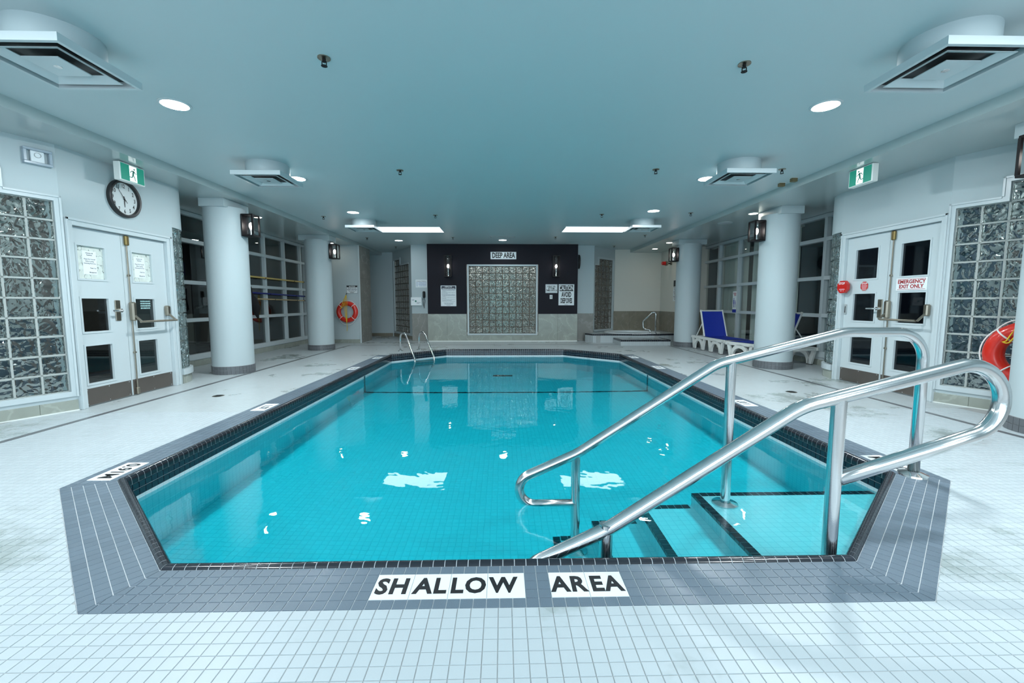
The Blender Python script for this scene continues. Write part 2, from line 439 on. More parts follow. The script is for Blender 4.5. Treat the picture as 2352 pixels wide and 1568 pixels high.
def fillet(pts, rad, n=8):
    """polyline with rounded corners; rad: one radius or one per inner vertex"""
    P = [Vector(p) for p in pts]; out = [P[0]]
    for i in range(1, len(P)-1):
        r = rad[i-1] if isinstance(rad, (list, tuple)) else rad
        a = (P[i-1]-P[i]).normalized(); b = (P[i+1]-P[i]).normalized()
        th = a.angle(b)
        if th > 3.1 or r <= 0: out.append(P[i]); continue
        d = min(r/math.tan(th/2), 0.49*(P[i-1]-P[i]).length if i > 1 else 0.95*(P[i-1]-P[i]).length, 0.95*(P[i+1]-P[i]).length)
        r = d*math.tan(th/2)
        c = P[i] + (a+b).normalized()*(r/math.sin(th/2))
        s0 = P[i]+a*d-c; s1 = P[i]+b*d-c
        for k in range(n+1):
            t = k/n; w = math.acos(max(-1, min(1, s0.normalized().dot(s1.normalized()))))
            out.append(c + (s0*math.sin((1-t)*w) + s1*math.sin(t*w))/math.sin(w))
    out.append(P[-1])
    return out

TXT = {}
def text_mesh(body, size=0.1, bold=0.0, align='CENTER', ext=0.0006, shear=0.0, sx=1.0, space=1.0):
    key = (body, size, bold, align, ext, shear, sx, space)
    if key in TXT: return TXT[key]
    cu = bpy.data.curves.new('lettering', 'FONT'); cu.body = body; cu.size = size; cu.align_x = align; cu.align_y = 'CENTER'
    cu.offset = bold*size; cu.extrude = ext; cu.shear = shear; cu.space_character = space; cu.resolution_u = 3
    cu.fill_mode = 'BOTH'
    o = bpy.data.objects.new('tmp_lettering', cu); C.objects.link(o)
    dg = bpy.context.evaluated_depsgraph_get()
    me = bpy.data.meshes.new_from_object(o.evaluated_get(dg))
    bpy.data.objects.remove(o); bpy.data.curves.remove(cu)
    if sx != 1.0: me.transform(Matrix.Scale(sx, 4, (1, 0, 0)))
    TXT[key] = me
    return me
FACE = {   # rotation for lettering on a vertical plate that is seen from that side
    '-y': Matrix.Rotation(R(90), 4, 'X'),
    '+x': Matrix.Rotation(R(90), 4, 'Z') @ Matrix.Rotation(R(90), 4, 'X'),
    '-x': Matrix.Rotation(R(-90), 4, 'Z') @ Matrix.Rotation(R(90), 4, 'X'),
    'up': Matrix.Identity(4),
}
def letters(parent, body, pos, size, m, face='-y', rot=0, **kw):
    me = text_mesh(body, size, **kw).copy()
    me.materials.clear(); me.materials.append(m)
    M = Matrix.Translation(pos) @ FACE[face] @ Matrix.Rotation(rot, 4, 'Z')
    return link('lettering', me, None, parent, matrix=M)

def sub_tile(poly, h, inset=0.0012, z=0.0):
    """one raised tile with chamfered rim from a convex polygon (xy)"""
    n = len(poly)
    cx = sum(p[0] for p in poly)/n; cy = sum(p[1] for p in poly)/n
    def sh(d):
        r = []
        for x, y in poly:
            l = math.hypot(x-cx, y-cy) or 1
            r.append((x-(x-cx)/l*d*1.41, y-(y-cy)/l*d*1.41))
        return r
    a = sh(inset*0.9); b = sh(inset*1.9)
    vs = [(x, y, z-h) for x, y in a] + [(x, y, z) for x, y in b]
    fs = [tuple(range(n, 2*n))] + [(i, (i+1) % n, n+(i+1) % n, n+i) for i in range(n)]
    return vs, fs

def clip(poly, p, nrm):
    """keep the part of the polygon where (q-p).nrm >= 0"""
    out = []
    for i in range(len(poly)):
        a = poly[i]; b = poly[(i+1) % len(poly)]
        da = (a[0]-p[0])*nrm[0] + (a[1]-p[1])*nrm[1]; db = (b[0]-p[0])*nrm[0] + (b[1]-p[1])*nrm[1]
        if da >= 0: out.append(a)
        if (da > 0 > db) or (da < 0 < db):
            t = da/(da-db); out.append((a[0]+(b[0]-a[0])*t, a[1]+(b[1]-a[1])*t))
    return out
def area(poly):
    return abs(sum(poly[i][0]*poly[(i+1) % len(poly)][1]-poly[(i+1) % len(poly)][0]*poly[i][1] for i in range(len(poly))))/2 if len(poly) > 2 else 0

# ------------------------------------------------------------------ setting out (metres)
ZC, ZS, XS = 2.93, 2.83, 4.22          # ceiling, side soffits, soffit edge
IN = [(-1.52,1.815),(1.62,1.815),(2.72,2.79),(2.72,9.62),(1.55,10.72),(-1.45,10.72),(-2.57,9.62),(-2.57,2.79)]   # bullnose outer edge, counter-clockwise
NI = len(IN)
def offset(poly, d):
    out = []
    n = len(poly)
    for i in range(n):
        p0, p1, p2 = Vector(poly[i-1]), Vector(poly[i]), Vector(poly[(i+1) % n])
        e1 = (p1-p0).normalized(); e2 = (p2-p1).normalized()
        n1 = Vector((e1.y, -e1.x)); n2 = Vector((e2.y, -e2.x))
        b = (n1+n2); b /= b.dot(n1)
        out.append(tuple(p1+b*d))
    return out
BW = 5*PIT
OUT = offset(IN, BW)
WALLP = offset(IN, -0.05)
ZW = -0.170                              # water level
YSPLIT = 4.6
CAMV = Vector((0, 0, 1.18))

def lamp(t, shape, sx, sy, z, power, col):
    l = bpy.data.lights.new('lamp', 'AREA'); l.shape = shape; l.size = sx; l.size_y = sy; l.energy = power; l.color = col
    l.cycles.is_caustics_light = True
    o = bpy.data.objects.new('lamp', l); C.objects.link(o); o.parent = t; o.location = (0, 0, z)
    return o

# ---- floor
fl = MB()
near = [(-9,-3),(9.5,-3),(9.5,YSPLIT),(OUT[2][0],YSPLIT),OUT[2],OUT[1],OUT[0],OUT[7],(OUT[7][0],YSPLIT),(-9,YSPLIT)]
fl.prism(near, -0.12, -0.0025)
FL = tag(fl.build('floor', GROUT), 'white mosaic tiled pool deck floor with fine grey joints', 'floor', kind='structure')
far = [(-9,YSPLIT),(OUT[7][0],YSPLIT),(OUT[7][0],9.62),IN[6],IN[5],IN[4],IN[3],(OUT[3][0],9.62),(OUT[3][0],YSPLIT),(9.5,YSPLIT),(9.5,17.2),(-9,17.2)]
MB().prism(far, -0.12, 0.0).build('far_deck', TFAR, FL)
# deck tiles
tiles = []
hull = [OUT[7], OUT[0], OUT[1], OUT[2]]
edges = [(OUT[7], OUT[0]), (OUT[0], OUT[1]), (OUT[1], OUT[2]), ((OUT[2]), (OUT[2][0], 9)), ((OUT[7][0], 9), OUT[7])]
def outn(a, b):
    e = (Vector(b)-Vector(a)).normalized(); return (e.y, -e.x)
ix0 = int((-4.95-OX)/PIT); ix1 = int((5.1-OX)/PIT)
iy0 = int((0.55-OY)/PIT); iy1 = int((YSPLIT-OY)/PIT)
for i in range(ix0, ix1+1):
    for j in range(iy0, iy1):
        x, y = OX+i*PIT, OY+j*PIT
        if abs(x) > 1.35*(y+0.35)+0.4: continue
        q = [(x,y),(x+PIT,y),(x+PIT,y+PIT),(x,y+PIT)]
        best = None; ba = 0
        for a, b in edges:
            n_ = outn(a, b); c = clip(q, a, n_); ar = area(c)
            if ar > ba: ba = ar; best = c
        if ba > PIT*PIT*0.06: tiles.append((best, (Vector((x+PIT/2, y+PIT/2, 0))-CAMV).length, ba > PIT*PIT*0.98, (x, y)))
def in_view(x, y):
    return y > 1.20 and abs(x-0.03) < 1.19*(y*0.996+0.107)
tiles.sort(key=lambda t: t[1])
vis = [t for t in tiles if t[2] and in_view(t[3][0]+PIT/2, t[3][1]+PIT*0.8)]
single = set(id(t) for t in vis[:300])
mbt = MB(); tmesh = None
for t in tiles:
    if id(t) in single:
        if tmesh is None:
            b = MB(); vs, fs = sub_tile([(0,0),(PIT,0),(PIT,PIT),(0,PIT)], 0.003); b.add(vs, fs)
            o = b.build('tile', TFLOOR, FL, loc=(t[3][0], t[3][1], 0)); tmesh = o.data
        else: link('tile', tmesh, None, FL, (t[3][0], t[3][1], 0))
    else:
        vs, fs = sub_tile(t[0], 0.003); mbt.add(vs, fs)
tag(mbt.build('tile_field', TFLOOR, FL), kind='stuff')
# grey guide stripes along both sides and across the far deck
for x in (-4.265, 4.575):
    MB().box(x-0.030, x+0.030, 2.4, 11.9, -0.001, 0.0018).build('border_stripe', STRIPE, FL)
MB().box(-4.265, 4.575, 11.873, 11.927, -0.001, 0.0016).build('border_stripe', STRIPE, FL)

# ---- grey coping border
CO = MB()
ring = [OUT[7], OUT[0], OUT[1], OUT[2], (OUT[3][0], 9.62), IN[3], IN[2], IN[1], IN[0], IN[7], IN[6], (OUT[7][0], 9.62)]
CO.prism(ring, -0.12, -0.0025)
TR = tag(CO.build('trim_1', GROUTD), 'grey speckled tile border around the swimming pool', 'coping', kind='structure')
plates = []      # (segment index, s0, s1, rows) kept free for sign plates
segs = [(6, 7), (7, 0), (0, 1), (1, 2), (2, 3)]
ctiles = []
SIGN_X = [(-0.54, 0.09), (0.195, 0.51)]
def coping_tiles():
    for a_, b_ in segs:
        a, b = Vector(IN[a_]), Vector(IN[b_]); e = (b-a); L = e.length; e.normalize(); n_ = Vector((e.y, -e.x))
        oa, ob = Vector(OUT[a_]), Vector(OUT[b_])
        if a_ == 6: oa = Vector((OUT[7][0], 9.62))
        if b_ == 3: ob = Vector((OUT[3][0], 9.62))
        # mitre half planes
        da = (oa-a).normalized(); db = (ob-b).normalized()
        na = Vector((da.y, -da.x)); na = na if na.dot(e) > 0 else -na
        nb = Vector((db.y, -db.x)); nb = nb if nb.dot(e) < 0 else -nb
        k0 = -int(0.4/PIT); k1 = int((L+0.4)/PIT)
        s_off = (0.09-a.x) % PIT if (a_, b_) == (0, 1) else 0
        for k in range(k0, k1+1):
            for r in range(5):
                s0 = k*PIT+s_off; c = a+e*(s0+PIT/2)+n_*(r+0.5)*PIT
                if (a_, b_) == (0, 1) and 1 <= r <= 3 and any(x0-0.005 < c.x < x1+0.005 for x0, x1 in SIGN_X): continue
                if (a_, b_) == (6, 7) and 1 <= r <= 3 and any(y0 < c.y < y1 for y0, y1 in MARK_L): continue
                if (a_, b_) == (2, 3) and 1 <= r <= 3 and any(y0 < c.y < y1 for y0, y1 in MARK_R): continue
                q = [tuple(a+e*s+n_*t) for s, t in ((s0, r*PIT), (s0+PIT, r*PIT), (s0+PIT, (r+1)*PIT), (s0, (r+1)*PIT))]
                q = clip(q, tuple(a), tuple(na))
                if len(q) > 2: q = clip(q, tuple(b), tuple(nb))
                if len(q) < 3 or area(q) < PIT*PIT*0.04: continue
                ctiles.append((q, (Vector((c.x, c.y, 0))-CAMV).length, c, math.atan2(e.y, e.x), area(q) > PIT*PIT*0.98, a+e*s0+n_*r*PIT))
MARK_L = [(2.80, 3.115), (4.64, 4.955), (7.50, 7.815), (9.0, 9.315)]
MARK_R = [(2.83, 3.145), (4.72, 5.035), (7.50, 7.815), (9.0, 9.315)]
coping_tiles()
ctiles.sort(key=lambda t: t[1])
single = [t for t in ctiles if t[4] and in_view(t[2].x, t[2].y)][:300]
sid = set(id(t) for t in single)
b = MB(); vs, fs = sub_tile([(0,-PIT),(PIT,-PIT),(PIT,0),(0,0)], 0.003); b.add(vs, fs)
cme = None; mbt = MB()
for t in ctiles:
    if id(t) in sid:
        if cme is None:
            o = b.build('tile', TGREY, TR, loc=(t[5].x, t[5].y, 0), rz=t[3]); cme = o.data
        else: link('tile', cme, None, TR, (t[5].x, t[5].y, 0), t[3])
    else:
        vs, fs = sub_tile(t[0], 0.003); mbt.add(vs, fs)
tag(mbt.build('tile_field', TGREY, TR), kind='stuff')

# ---- bullnose rim and dark waterline tiles
rim_base = MB()
for i in range(NI):                                         # mortar backing behind rim and waterline rows
    a, b2 = IN[i], IN[(i+1) % NI]; wa, wb = WALLP[i], WALLP[(i+1) % NI]
    rim_base.add([(*a,-0.001),(*b2,-0.001),(*offset(IN,-0.044)[(i+1)%NI],-0.001),(*offset(IN,-0.044)[i],-0.001),
                  (*a,-0.30),(*b2,-0.30),(*offset(IN,-0.044)[(i+1)%NI],-0.30),(*offset(IN,-0.044)[i],-0.30)],
                 [(0,1,2,3),(3,2,6,7),(0,3,7,4),(1,5,6,2),(4,7,6,5),(0,4,5,1)])
RIM = tag(rim_base.build('trim_2', PGROUT), 'black bullnose rim and dark waterline tiles edging the pool', 'pool rim', kind='structure')
prof = [(0.0,-0.001),(0.004,0.006),(0.014,0.0125),(0.026,0.0135),(0.038,0.009),(0.047,-0.004),(0.0505,-0.022),(0.0505,-0.049)]
def rim_mortar():
    b = MB(); k = len(prof)
    sh = [(max(0.0, u-0.0012) if u > 0.03 else u+0.0008, z-0.0013) for u, z in prof]
    rings = [offset(IN, -u) for u, z in sh]
    vs = [(*rings[j][i], sh[j][1]) for i in range(NI) for j in range(k)]
    fs = [(i*k+j, i*k+j+1, ((i+1) % NI)*k+j+1, ((i+1) % NI)*k+j) for i in range(NI) for j in range(k-1)]
    b.add(vs, fs); b.build('rim_mortar', GROUTD, RIM)
rim_mortar()
def bull(L, m0=0.0, m1=0.0):
    """rounded rim tile of length L; m0,m1 = how far the ends run out per metre inward (mitre)"""
    b = MB(); k = len(prof); g = 0.0019
    vs = [(g+u*m0, u, z) for u, z in prof] + [(L-g+u*m1, u, z) for u, z in prof]
    vs += [(g, 0, -0.05), (L-g, 0, -0.05)]
    fs = [(i, i+1, k+i+1, k+i) for i in range(k-1)] + [tuple(range(k))+(2*k,), tuple(range(2*k-1, k-1, -1))+(2*k+1,)]
    b.add(vs, fs); return b
rim = []; wl = []
for i in range(NI):
    a, b2 = Vector(IN[i]), Vector(IN[(i+1) % NI]); e = b2-a; L = e.length; e.normalize(); ang = math.atan2(e.y, e.x)
    inn = Vector((-e.y, e.x))
    n_ = round(L/PIT); p = L/n_
    ta = (Vector(WALLP[i])-a).dot(e)/0.05; tb = (Vector(WALLP[(i+1) % NI])-b2).dot(e)/0.05
    for k in range(n_):
        pos = a+e*(k*p)
        rim.append(((Vector((pos.x, pos.y, 0))-CAMV).length, pos, ang, p, ta if k == 0 else 0, tb if k == n_-1 else 0, i))
        for r in range(2):
            q = a+e*(k*p)+inn*0.05
            wl.append(((Vector((q.x, q.y, 0))-CAMV).length + (100 if i in (0, 1, 7) else 0), q, ang, p, r, k == 0, k == n_-1, ta, tb))
rim.sort(key=lambda t: t[0]); wl.sort(key=lambda t: t[0])
me = None; field = MB()
cnt = 0
for d, pos, ang, p, t0, t1, i in rim:
    M = Matrix.Translation((pos.x, pos.y, 0)) @ Matrix.Rotation(ang, 4, 'Z')
    if cnt < 300 and t0 == 0 and t1 == 0 and abs(p-PIT) < 0.002:
        if me is None:
            o = bull(PIT).build('rim_tile', TBLACK, RIM, smooth=True, ang=60); me = o.data; o.matrix_local = M
        else: link('rim_tile', me, None, RIM, matrix=M)
        cnt += 1
    else:
        field.M = M; bb = bull(p, t0, t1); field.add(bb.v, bb.f)
tag(field.build('rim_tile_field', TBLACK, RIM, smooth=True, ang=60), kind='stuff')
WH = 0.048
def wtile(L):
    b = MB(); g = 0.0014
    b.add([(g,-0.004,-g),(L-g,-0.004,-g),(L-g,-0.004,-WH+g),(g,-0.004,-WH+g),(g*2,0.0,-g*2),(L-g*2,0.0,-g*2),(L-g*2,0.0,-WH+g*2),(g*2,0.0,-WH+g*2)],
          [(4,5,6,7),(0,1,5,4),(1,2,6,5),(2,3,7,6),(3,0,4,7)])
    return b
me = None; field = MB(); cnt = 0
for d, q, ang, p, r, first, last, ta, tb in wl:
    if first and ta*0.05 > p*0.8: continue
    if last and -tb*0.05 > p*0.8: continue
    M = Matrix.Translation((q.x, q.y, -0.05-r*WH)) @ Matrix.Rotation(ang, 4, 'Z')
    if cnt < 300 and not first and not last and abs(p-PIT) < 0.002:
        if me is None:
            o = wtile(PIT).build('waterline_tile', TNAVY, RIM); me = o.data; o.matrix_local = M
        else: link('waterline_tile', me, None, RIM, matrix=M)
        cnt += 1
    else:
        field.M = M; bb = wtile(p); field.add(bb.v, bb.f)
tag(field.build('waterline_tile_field', TNAVY, RIM), kind='stuff')

# ---- pool basin
PB = thing('pool_basin', 'white tiled swimming pool basin with cut corners and a black depth line', 'pool', (0, 0, 0))
PB['kind'] = 'structure'
wm = MB()
for i in range(NI):
    a, b2 = WALLP[i], WALLP[(i+1) % NI]
    wm.add([(*a, -0.146), (*b2, -0.146), (*b2, -2.4), (*a, -2.4)], [(0, 1, 2, 3)])
wm.build('basin_wall', TPOOLW, PB, fix=False)
prof_f = [(1.70, -1.08), (2.6, -1.08), (4.8, -1.25), (7.7, -1.45), (10.0, -1.95), (10.9, -1.95)]
def zfl(y):
    for (y0, z0), (y1, z1) in zip(prof_f, prof_f[1:]):
        if y <= y1: return z0+(z1-z0)*(y-y0)/(y1-y0)
    return prof_f[-1][1]
fm = MB()
for (y0, z0), (y1, z1) in zip(prof_f, prof_f[1:]):
    fm.add([(-2.7, y0, z0-0.003), (2.85, y0, z0-0.003), (2.85, y1, z1-0.003), (-2.7, y1, z1-0.003)], [(0, 1, 2, 3)])
fm.build('basin_floor', PGROUT, PB, fix=False)
ft = MB()
for i in range(int(-2.6/PIT)-1, int(2.75/PIT)+1):
    for j in range(0, int(9.0/PIT)):
        x, y = i*PIT, 1.84+j*PIT
        vs, fs = sub_tile([(x,y),(x+PIT,y),(x+PIT,y+PIT),(x,y+PIT)], 0.003, 0.0014)
        ft.add([(a, b, zfl(b)+c) for a, b, c in vs], fs)
tag(ft.build('floor_tile_field', TWHITE, PB), kind='stuff')
bl = MB()
bl.box(-2.54, 2.69, 7.67, 7.73, -1.46, -1.440)
bl.box(-2.52, -2.5165, 7.67, 7.73, -1.45, -0.148); bl.box(2.6665, 2.67, 7.67, 7.73, -1.45, -0.148)
bl.build('depth_line', TNAVY, PB)
dr = MB(); dr.box(-0.22, 0.22, 9.4, 9.75, -1.9, -1.86)
dr.build('main_drain', BLACKP, PB)

# ---- entry steps with dark nosing tiles
ST = thing('entry_steps', 'white tiled pool entry steps with black nosing tiles at the shallow corner', 'steps', (0, 0, -1.08))
ST['kind'] = 'structure'
YB = 2.93
ex = [0.36, 0.64, 0.97, 1.36]; zs = [-0.85, -0.64, -0.42, -0.215]
yf = WALLP[0][1]-0.02
for k in range(4):
    x0 = ex[k]; x1 = ex[k+1] if k < 3 else 2.75
    b = MB().box(x0, x1, yf, YB, -1.1, zs[k]-0.004)
    o = b.build('tread', grid_mat('step_tile_%d' % k, (0.86,0.90,0.91), (0.68,0.76,0.79), PIT, x0, YB, 0.2, axis='xy', var=0.015, bumpd=0) if k == 0 else MATS['step_tile_0'], ST)
    o.matrix_local = Matrix.Translation((0, 0, 1.08))
nose = None; nose2 = None
for k in range(4):
    n_ = round((YB-yf)/PIT)
    for j in range(n_):
        y1 = YB-j*PIT
        if nose is None:
            o = MB().cbox(-0.003, 0.049, -PIT+0.0015, -0.0015, -0.049, 0.0, 0.0015).build('nosing_tile', TNAVY, ST); nose = o.data
            o.location = (ex[k], y1, zs[k]+1.08)
        else: link('nosing_tile', nose, None, ST, (ex[k], y1, zs[k]+1.08))
    x1 = ex[k+1] if k < 3 else 2.70
    for j in range(1, int((x1-ex[k])/PIT)):
        xx = ex[k]+j*PIT
        if nose2 is None:
            o = MB().cbox(0.0015, PIT-0.0015, -0.049, 0.003, -0.049, 0.0, 0.0015).build('nosing_tile', TNAVY, ST); nose2 = o.data
            o.location = (xx, YB, zs[k]+1.08)
        else: link('nosing_tile', nose2, None, ST, (xx, YB, zs[k]+1.08))

# ---- water
w0, w1 = offset(IN, -0.0455), offset(IN, -0.0475)
wb = MB(); n_ = NI
wb.add([(*p, -2.3) for p in w0]+[(*p, ZW) for p in w0]+[(*p, ZW) for p in w1],
       [tuple(range(n_-1, -1, -1)), tuple(range(2*n_, 3*n_))] + [(i, (i+1) % n_, n_+(i+1) % n_, n_+i) for i in range(n_)] + [(n_+i, n_+(i+1) % n_, 2*n_+(i+1) % n_, 2*n_+i) for i in range(n_)])
tag(wb.build('pool_water', WATER), 'clear turquoise water filling the swimming pool', 'water', kind='stuff')

# ---- SHALLOW AREA plates and depth markers
PW = 3*PIT
ky = IN[0][1]-PIT*4
x = -0.54
for word, prs in (('SHALLOW', ['SH', 'AL', 'LO', 'W']), ('AREA', ['AR', 'EA'])):
    x = SIGN_X[0][0] if word == 'SHALLOW' else SIGN_X[1][0]
    for q in prs:
        pt = thing('letter_tile', 'white floor plate lettered %s in the word %s on the grey border' % (q, word), 'sign', (x+PW/2, ky+PW/2, 0.0), group='white lettered floor plates')
        MB().cbox(-PW/2+0.001, PW/2-0.001, -PW/2+0.001, PW/2-0.001, -0.003, 0.0012, 0.0008).build('plate', SIGNW, pt)
        letters(pt, q, (-0.012 if q == 'W' else 0, -0.004, 0.0016), 0.132, INK, 'up', bold=0.036, ext=0.0003, space=1.12, sx=0.82)
        x += PW
def marker(x, y0, y1, txt, side, label):
    pt = thing('depth_marker', label, 'sign', (x, (y0+y1)/2, 0), group='pool depth markers')
    MB().cbox(-PW/2+0.001, PW/2-0.001, (y0-y1)/2+0.001, (y1-y0)/2-0.001, -0.003, 0.0012, 0.0008).build('plate', SIGNW, pt)
    letters(pt, txt, (0, 0, 0.0016), 0.125, INK, 'up', rot=R(-90) if side < 0 else R(90), bold=0.03, ext=0.0003, sx=0.85)
ORD = ('first', 'second', 'third', 'fourth')
for (y0, y1), t, q in zip(MARK_L, ('0.91M', '1.07', '1.22', '1.52'), ORD):
    marker(IN[7][0]-PIT*2.5, y0, y1, t, -1, 'white depth plate %s, %s from the shallow end, pool edge toward the clock' % (t, q))
for (y0, y1), t, q in zip(MARK_R, ('0.91M', '1.07', '1.22', '1.52'), ORD):
    marker(IN[2][0]+PIT*2.5, y0, y1, t, 1, 'white depth plate %s, %s from the shallow end, pool edge toward the loungers' % (t, q))

# ------------------------------------------------------------------ ceiling
ce = MB()
ce.box(-XS, XS, -3, 17.2, ZC, ZC+0.25)
CEO = tag(ce.build('ceiling', CEIL), 'flat pale painted ceiling above the pool', 'ceiling', kind='structure')
for s, lab in ((-1, 'on the clock side'), (1, 'on the lounger side')):
    b = MB(); x0, x1 = (-9.0, -XS) if s < 0 else (XS, 9.5)
    b.box(x0, x1, -3, 17.2, ZS, ZC+0.25)
    b.build('soffit', SOFF, CEO)

def down_light(x, y, z, r, mt, label, group, parts=True):
    t = thing('recessed_light', label, 'light', (x, y, z), group=group)
    MB().lathe([(r, -0.002), (r*1.0, -0.009), (r*1.13, -0.009), (r*1.2, -0.004), (r*1.2, 0.0)], 32).build('trim_ring', TRIMW, t, smooth=True)
    MB().cyl(0, 0, r*1.005, -0.006, -0.001, 32).build('lens', mt, t)
    if mt is E_DOWN: lamp(t, 'DISK', 2*r, 2*r, -0.008, P_DOWN if y < 7 else (P_DOWN*0.30 if y < 12 else P_FAR), LAMP_W)
    if mt is E_FILL: lamp(t, 'DISK', 2*r, 2*r, -0.008, 24.0, LAMP_W)
    return t
for x, y, l in ((-2.9,4.0,'beyond the diffuser above the clock doors'),(2.88,3.9,'beyond the diffuser above the emergency exit'),(-2.9,6.25,'beyond the middle diffuser of the lifebuoy side'),(2.88,6.13,'beyond the middle diffuser of the lounger side'),
             (-2.9,8.5,'before the last diffuser of the lifebuoy side'),(2.88,8.25,'before the last diffuser of the spa side'),(-2.93,12.25,'before the ladder alcove'),(0,12.1,'before the deep area sign')):
    down_light(x, y, ZC, 0.105, E_DOWN, 'round bright recessed ceiling light ' + l, 'recessed lights in the flat ceiling')
for x, y in ((-2.9,1.6),(2.88,1.6),(-2.9,-0.8),(2.88,-0.8)):
    down_light(x, y, ZC, 0.105, E_DOWN, 'round recessed light in the ceiling over the deck in front of the pool', 'recessed lights over the front deck')
for x, y, l in ((-4.74,8.5,'small warm recessed light in the soffit between the columns near the poles'),(4.65,7.97,'small warm recessed light in the soffit above the loungers'),(4.59,11.82,'small warm recessed light in the soffit in front of the spa'),
             (4.67,13.15,'small warm recessed light in the soffit above the spa tub'),(-4.78,12.1,'small warm recessed light in the soffit above the hanging lifebuoy')):
    down_light(x, y, ZS, 0.075, E_SOFF, l, 'recessed lights in the soffits')

# ceiling light panels
for s, l in ((-1, 'bright rectangular ceiling light panel on the lifebuoy side'), (1, 'bright rectangular ceiling light panel on the spa side')):
    x0, x1 = (-2.98, -1.46) if s < 0 else (1.46, 2.97)
    y0 = 10.05 if s < 0 else 9.93
    t = thing('ceiling_light_panel', l, 'light', ((x0+x1)/2, y0+0.38, ZC))
    hx = (x1-x0)/2
    MB().box(-hx, hx, -0.38, 0.38, -0.006, -0.001).build('diffuser', E_SKY, t)
    lamp(t, 'RECTANGLE', 2*hx, 0.76, -0.008, P_SKY, (0.95, 0.98, 1.0))
    b = MB(); b.box(-hx-0.02, hx+0.02, -0.40, -0.38, -0.012, 0); b.box(-hx-0.02, hx+0.02, 0.38, 0.40, -0.012, 0); b.box(-hx-0.02, -hx, -0.38, 0.38, -0.012, 0); b.box(hx, hx+0.02, -0.38, 0.38, -0.012, 0)
    b.build('frame', TRIMW, t)

# hanging air diffusers
def diffuser():
    t = thing('air_diffuser', 'white square air diffuser on a round duct', 'vent', (0, 0, ZC), group='square air diffusers under the ceiling')
    h = 0.30; zb = -0.20
    MB().lathe([(0.25, 0.0), (0.25, -0.15)], 40).build('duct', WHITE, t, smooth=True)
    b = MB(); n = 40; vs = []; fs = []
    for i in range(n):                       # transition from round duct to square plate
        a = 2*math.pi*i/n; c, s_ = math.cos(a), math.sin(a); q = (h-0.03)/max(abs(c), abs(s_))
        vs += [(0.25*c, 0.25*s_, -0.13), (q*c, q*s_, zb+0.045)]
    for i in range(n):
        j = (i+1) % n; fs.append((2*i, 2*j, 2*j+1, 2*i+1))
    b.add(vs, fs); b.build('hood', WHITE, t, smooth=True, ang=30)
    def ringsq(b, o, i, z0, z1):
        b.box(-o, o, -o, -i, z0, z1); b.box(-o, o, i, o, z0, z1); b.box(-o, -i, -i, i, z0, z1); b.box(i, o, -i, i, z0, z1)
    b = MB(); ringsq(b, h, h-0.025, zb, zb+0.05); b.build('rim', TRIMW, t)
    MB().box(-h+0.02, h-0.02, -h+0.02, h-0.02, zb+0.045, zb+0.05).build('back_pan', BLACKP, t)
    def cone(o, i, z0, z1, nm):
        b = MB(); vs = []
        for q, z in ((o, z0), (i, z1)):
            vs += [(-q,-q,z),(q,-q,z),(q,q,z),(-q,q,z)]
        for q, z in ((o, z0+0.004), (i, z1+0.004)):
            vs += [(-q,-q,z),(q,-q,z),(q,q,z),(-q,q,z)]
        fs = []
        for k in range(4):
            l = (k+1) % 4
            fs += [(k,l,4+l,4+k), (8+k,12+k,12+l,8+l), (k,8+k,8+l,l), (4+k,4+l,12+l,12+k)]
        b.add(vs, fs); b.build(nm, TRIMW, t)
    cone(h-0.075, h-0.140, zb+0.002, zb+0.030, 'louvre')
    b = MB(); b.box(-0.115, 0.115, -0.115, 0.115, zb+0.004, zb+0.010); b.build('centre_plate', TRIMW, t)
    MB().lathe([(0.0001, zb+0.002), (0.022, zb+0.002), (0.024, zb+0.006), (0.0001, zb+0.006)], 16).build('centre_knob', STEEL, t)
    return t
d0 = diffuser()
first = True
for x, y, l in ((-2.94,3.03,'above the clock doors'),(2.98,2.95,'above the emergency exit doors'),(-3.0,5.68,'before the near lifebuoy-side column'),(2.98,5.48,'before the near lounger-side column'),(-2.96,9.33,'beside the light panel on the lifebuoy side'),(2.98,9.2,'beside the light panel on the spa side')):
    lab = 'white square air diffuser on a round duct ' + l
    if first: d0.location = (x, y, ZC); d0['label'] = lab; first = False
    else: dup(d0, (x, y, ZC), label=lab)

# sprinklers
def sprinkler():
    t = thing('sprinkler_head', 'small dark pendent sprinkler head under the flat ceiling', 'sprinkler', (0, 0, ZC), group='sprinkler heads under the ceiling')
    MB().lathe([(0.0001, 0), (0.045, 0), (0.045, -0.006), (0.0001, -0.008)], 20).build('escutcheon', STEELD, t, smooth=True)
    b = MB(); b.cyl(0, 0, 0.012, -0.03, -0.006, 10); b.box(-0.018, -0.013, -0.003, 0.003, -0.055, -0.025); b.box(0.013, 0.018, -0.003, 0.003, -0.055, -0.025); b.build('body', BLACKM, t)
    MB().cyl(0, 0, 0.022, -0.058, -0.055, 14).build('deflector', BLACKM, t)
    return t
s0 = sprinkler(); first = True
for x, y in ((-1.28,3.25),(1.78,3.26),(-1.36,5.85),(2.02,5.74),(-1.35,8.75),(1.97,8.6),(-3.65,8.93),(3.68,8.43),(3.68,5.7),(-1.34,11.66),(1.41,11.52),(-3.67,11.78),(3.70,11.18),(-3.35,13.6),(3.45,13.3)):
    if first: s0.location = (x, y, ZC); first = False
    else: dup(s0, (x, y, ZC))
t = thing('ceiling_vent', 'flat slotted ceiling vent before the charcoal wall', 'vent', (0, 11.5, ZC))
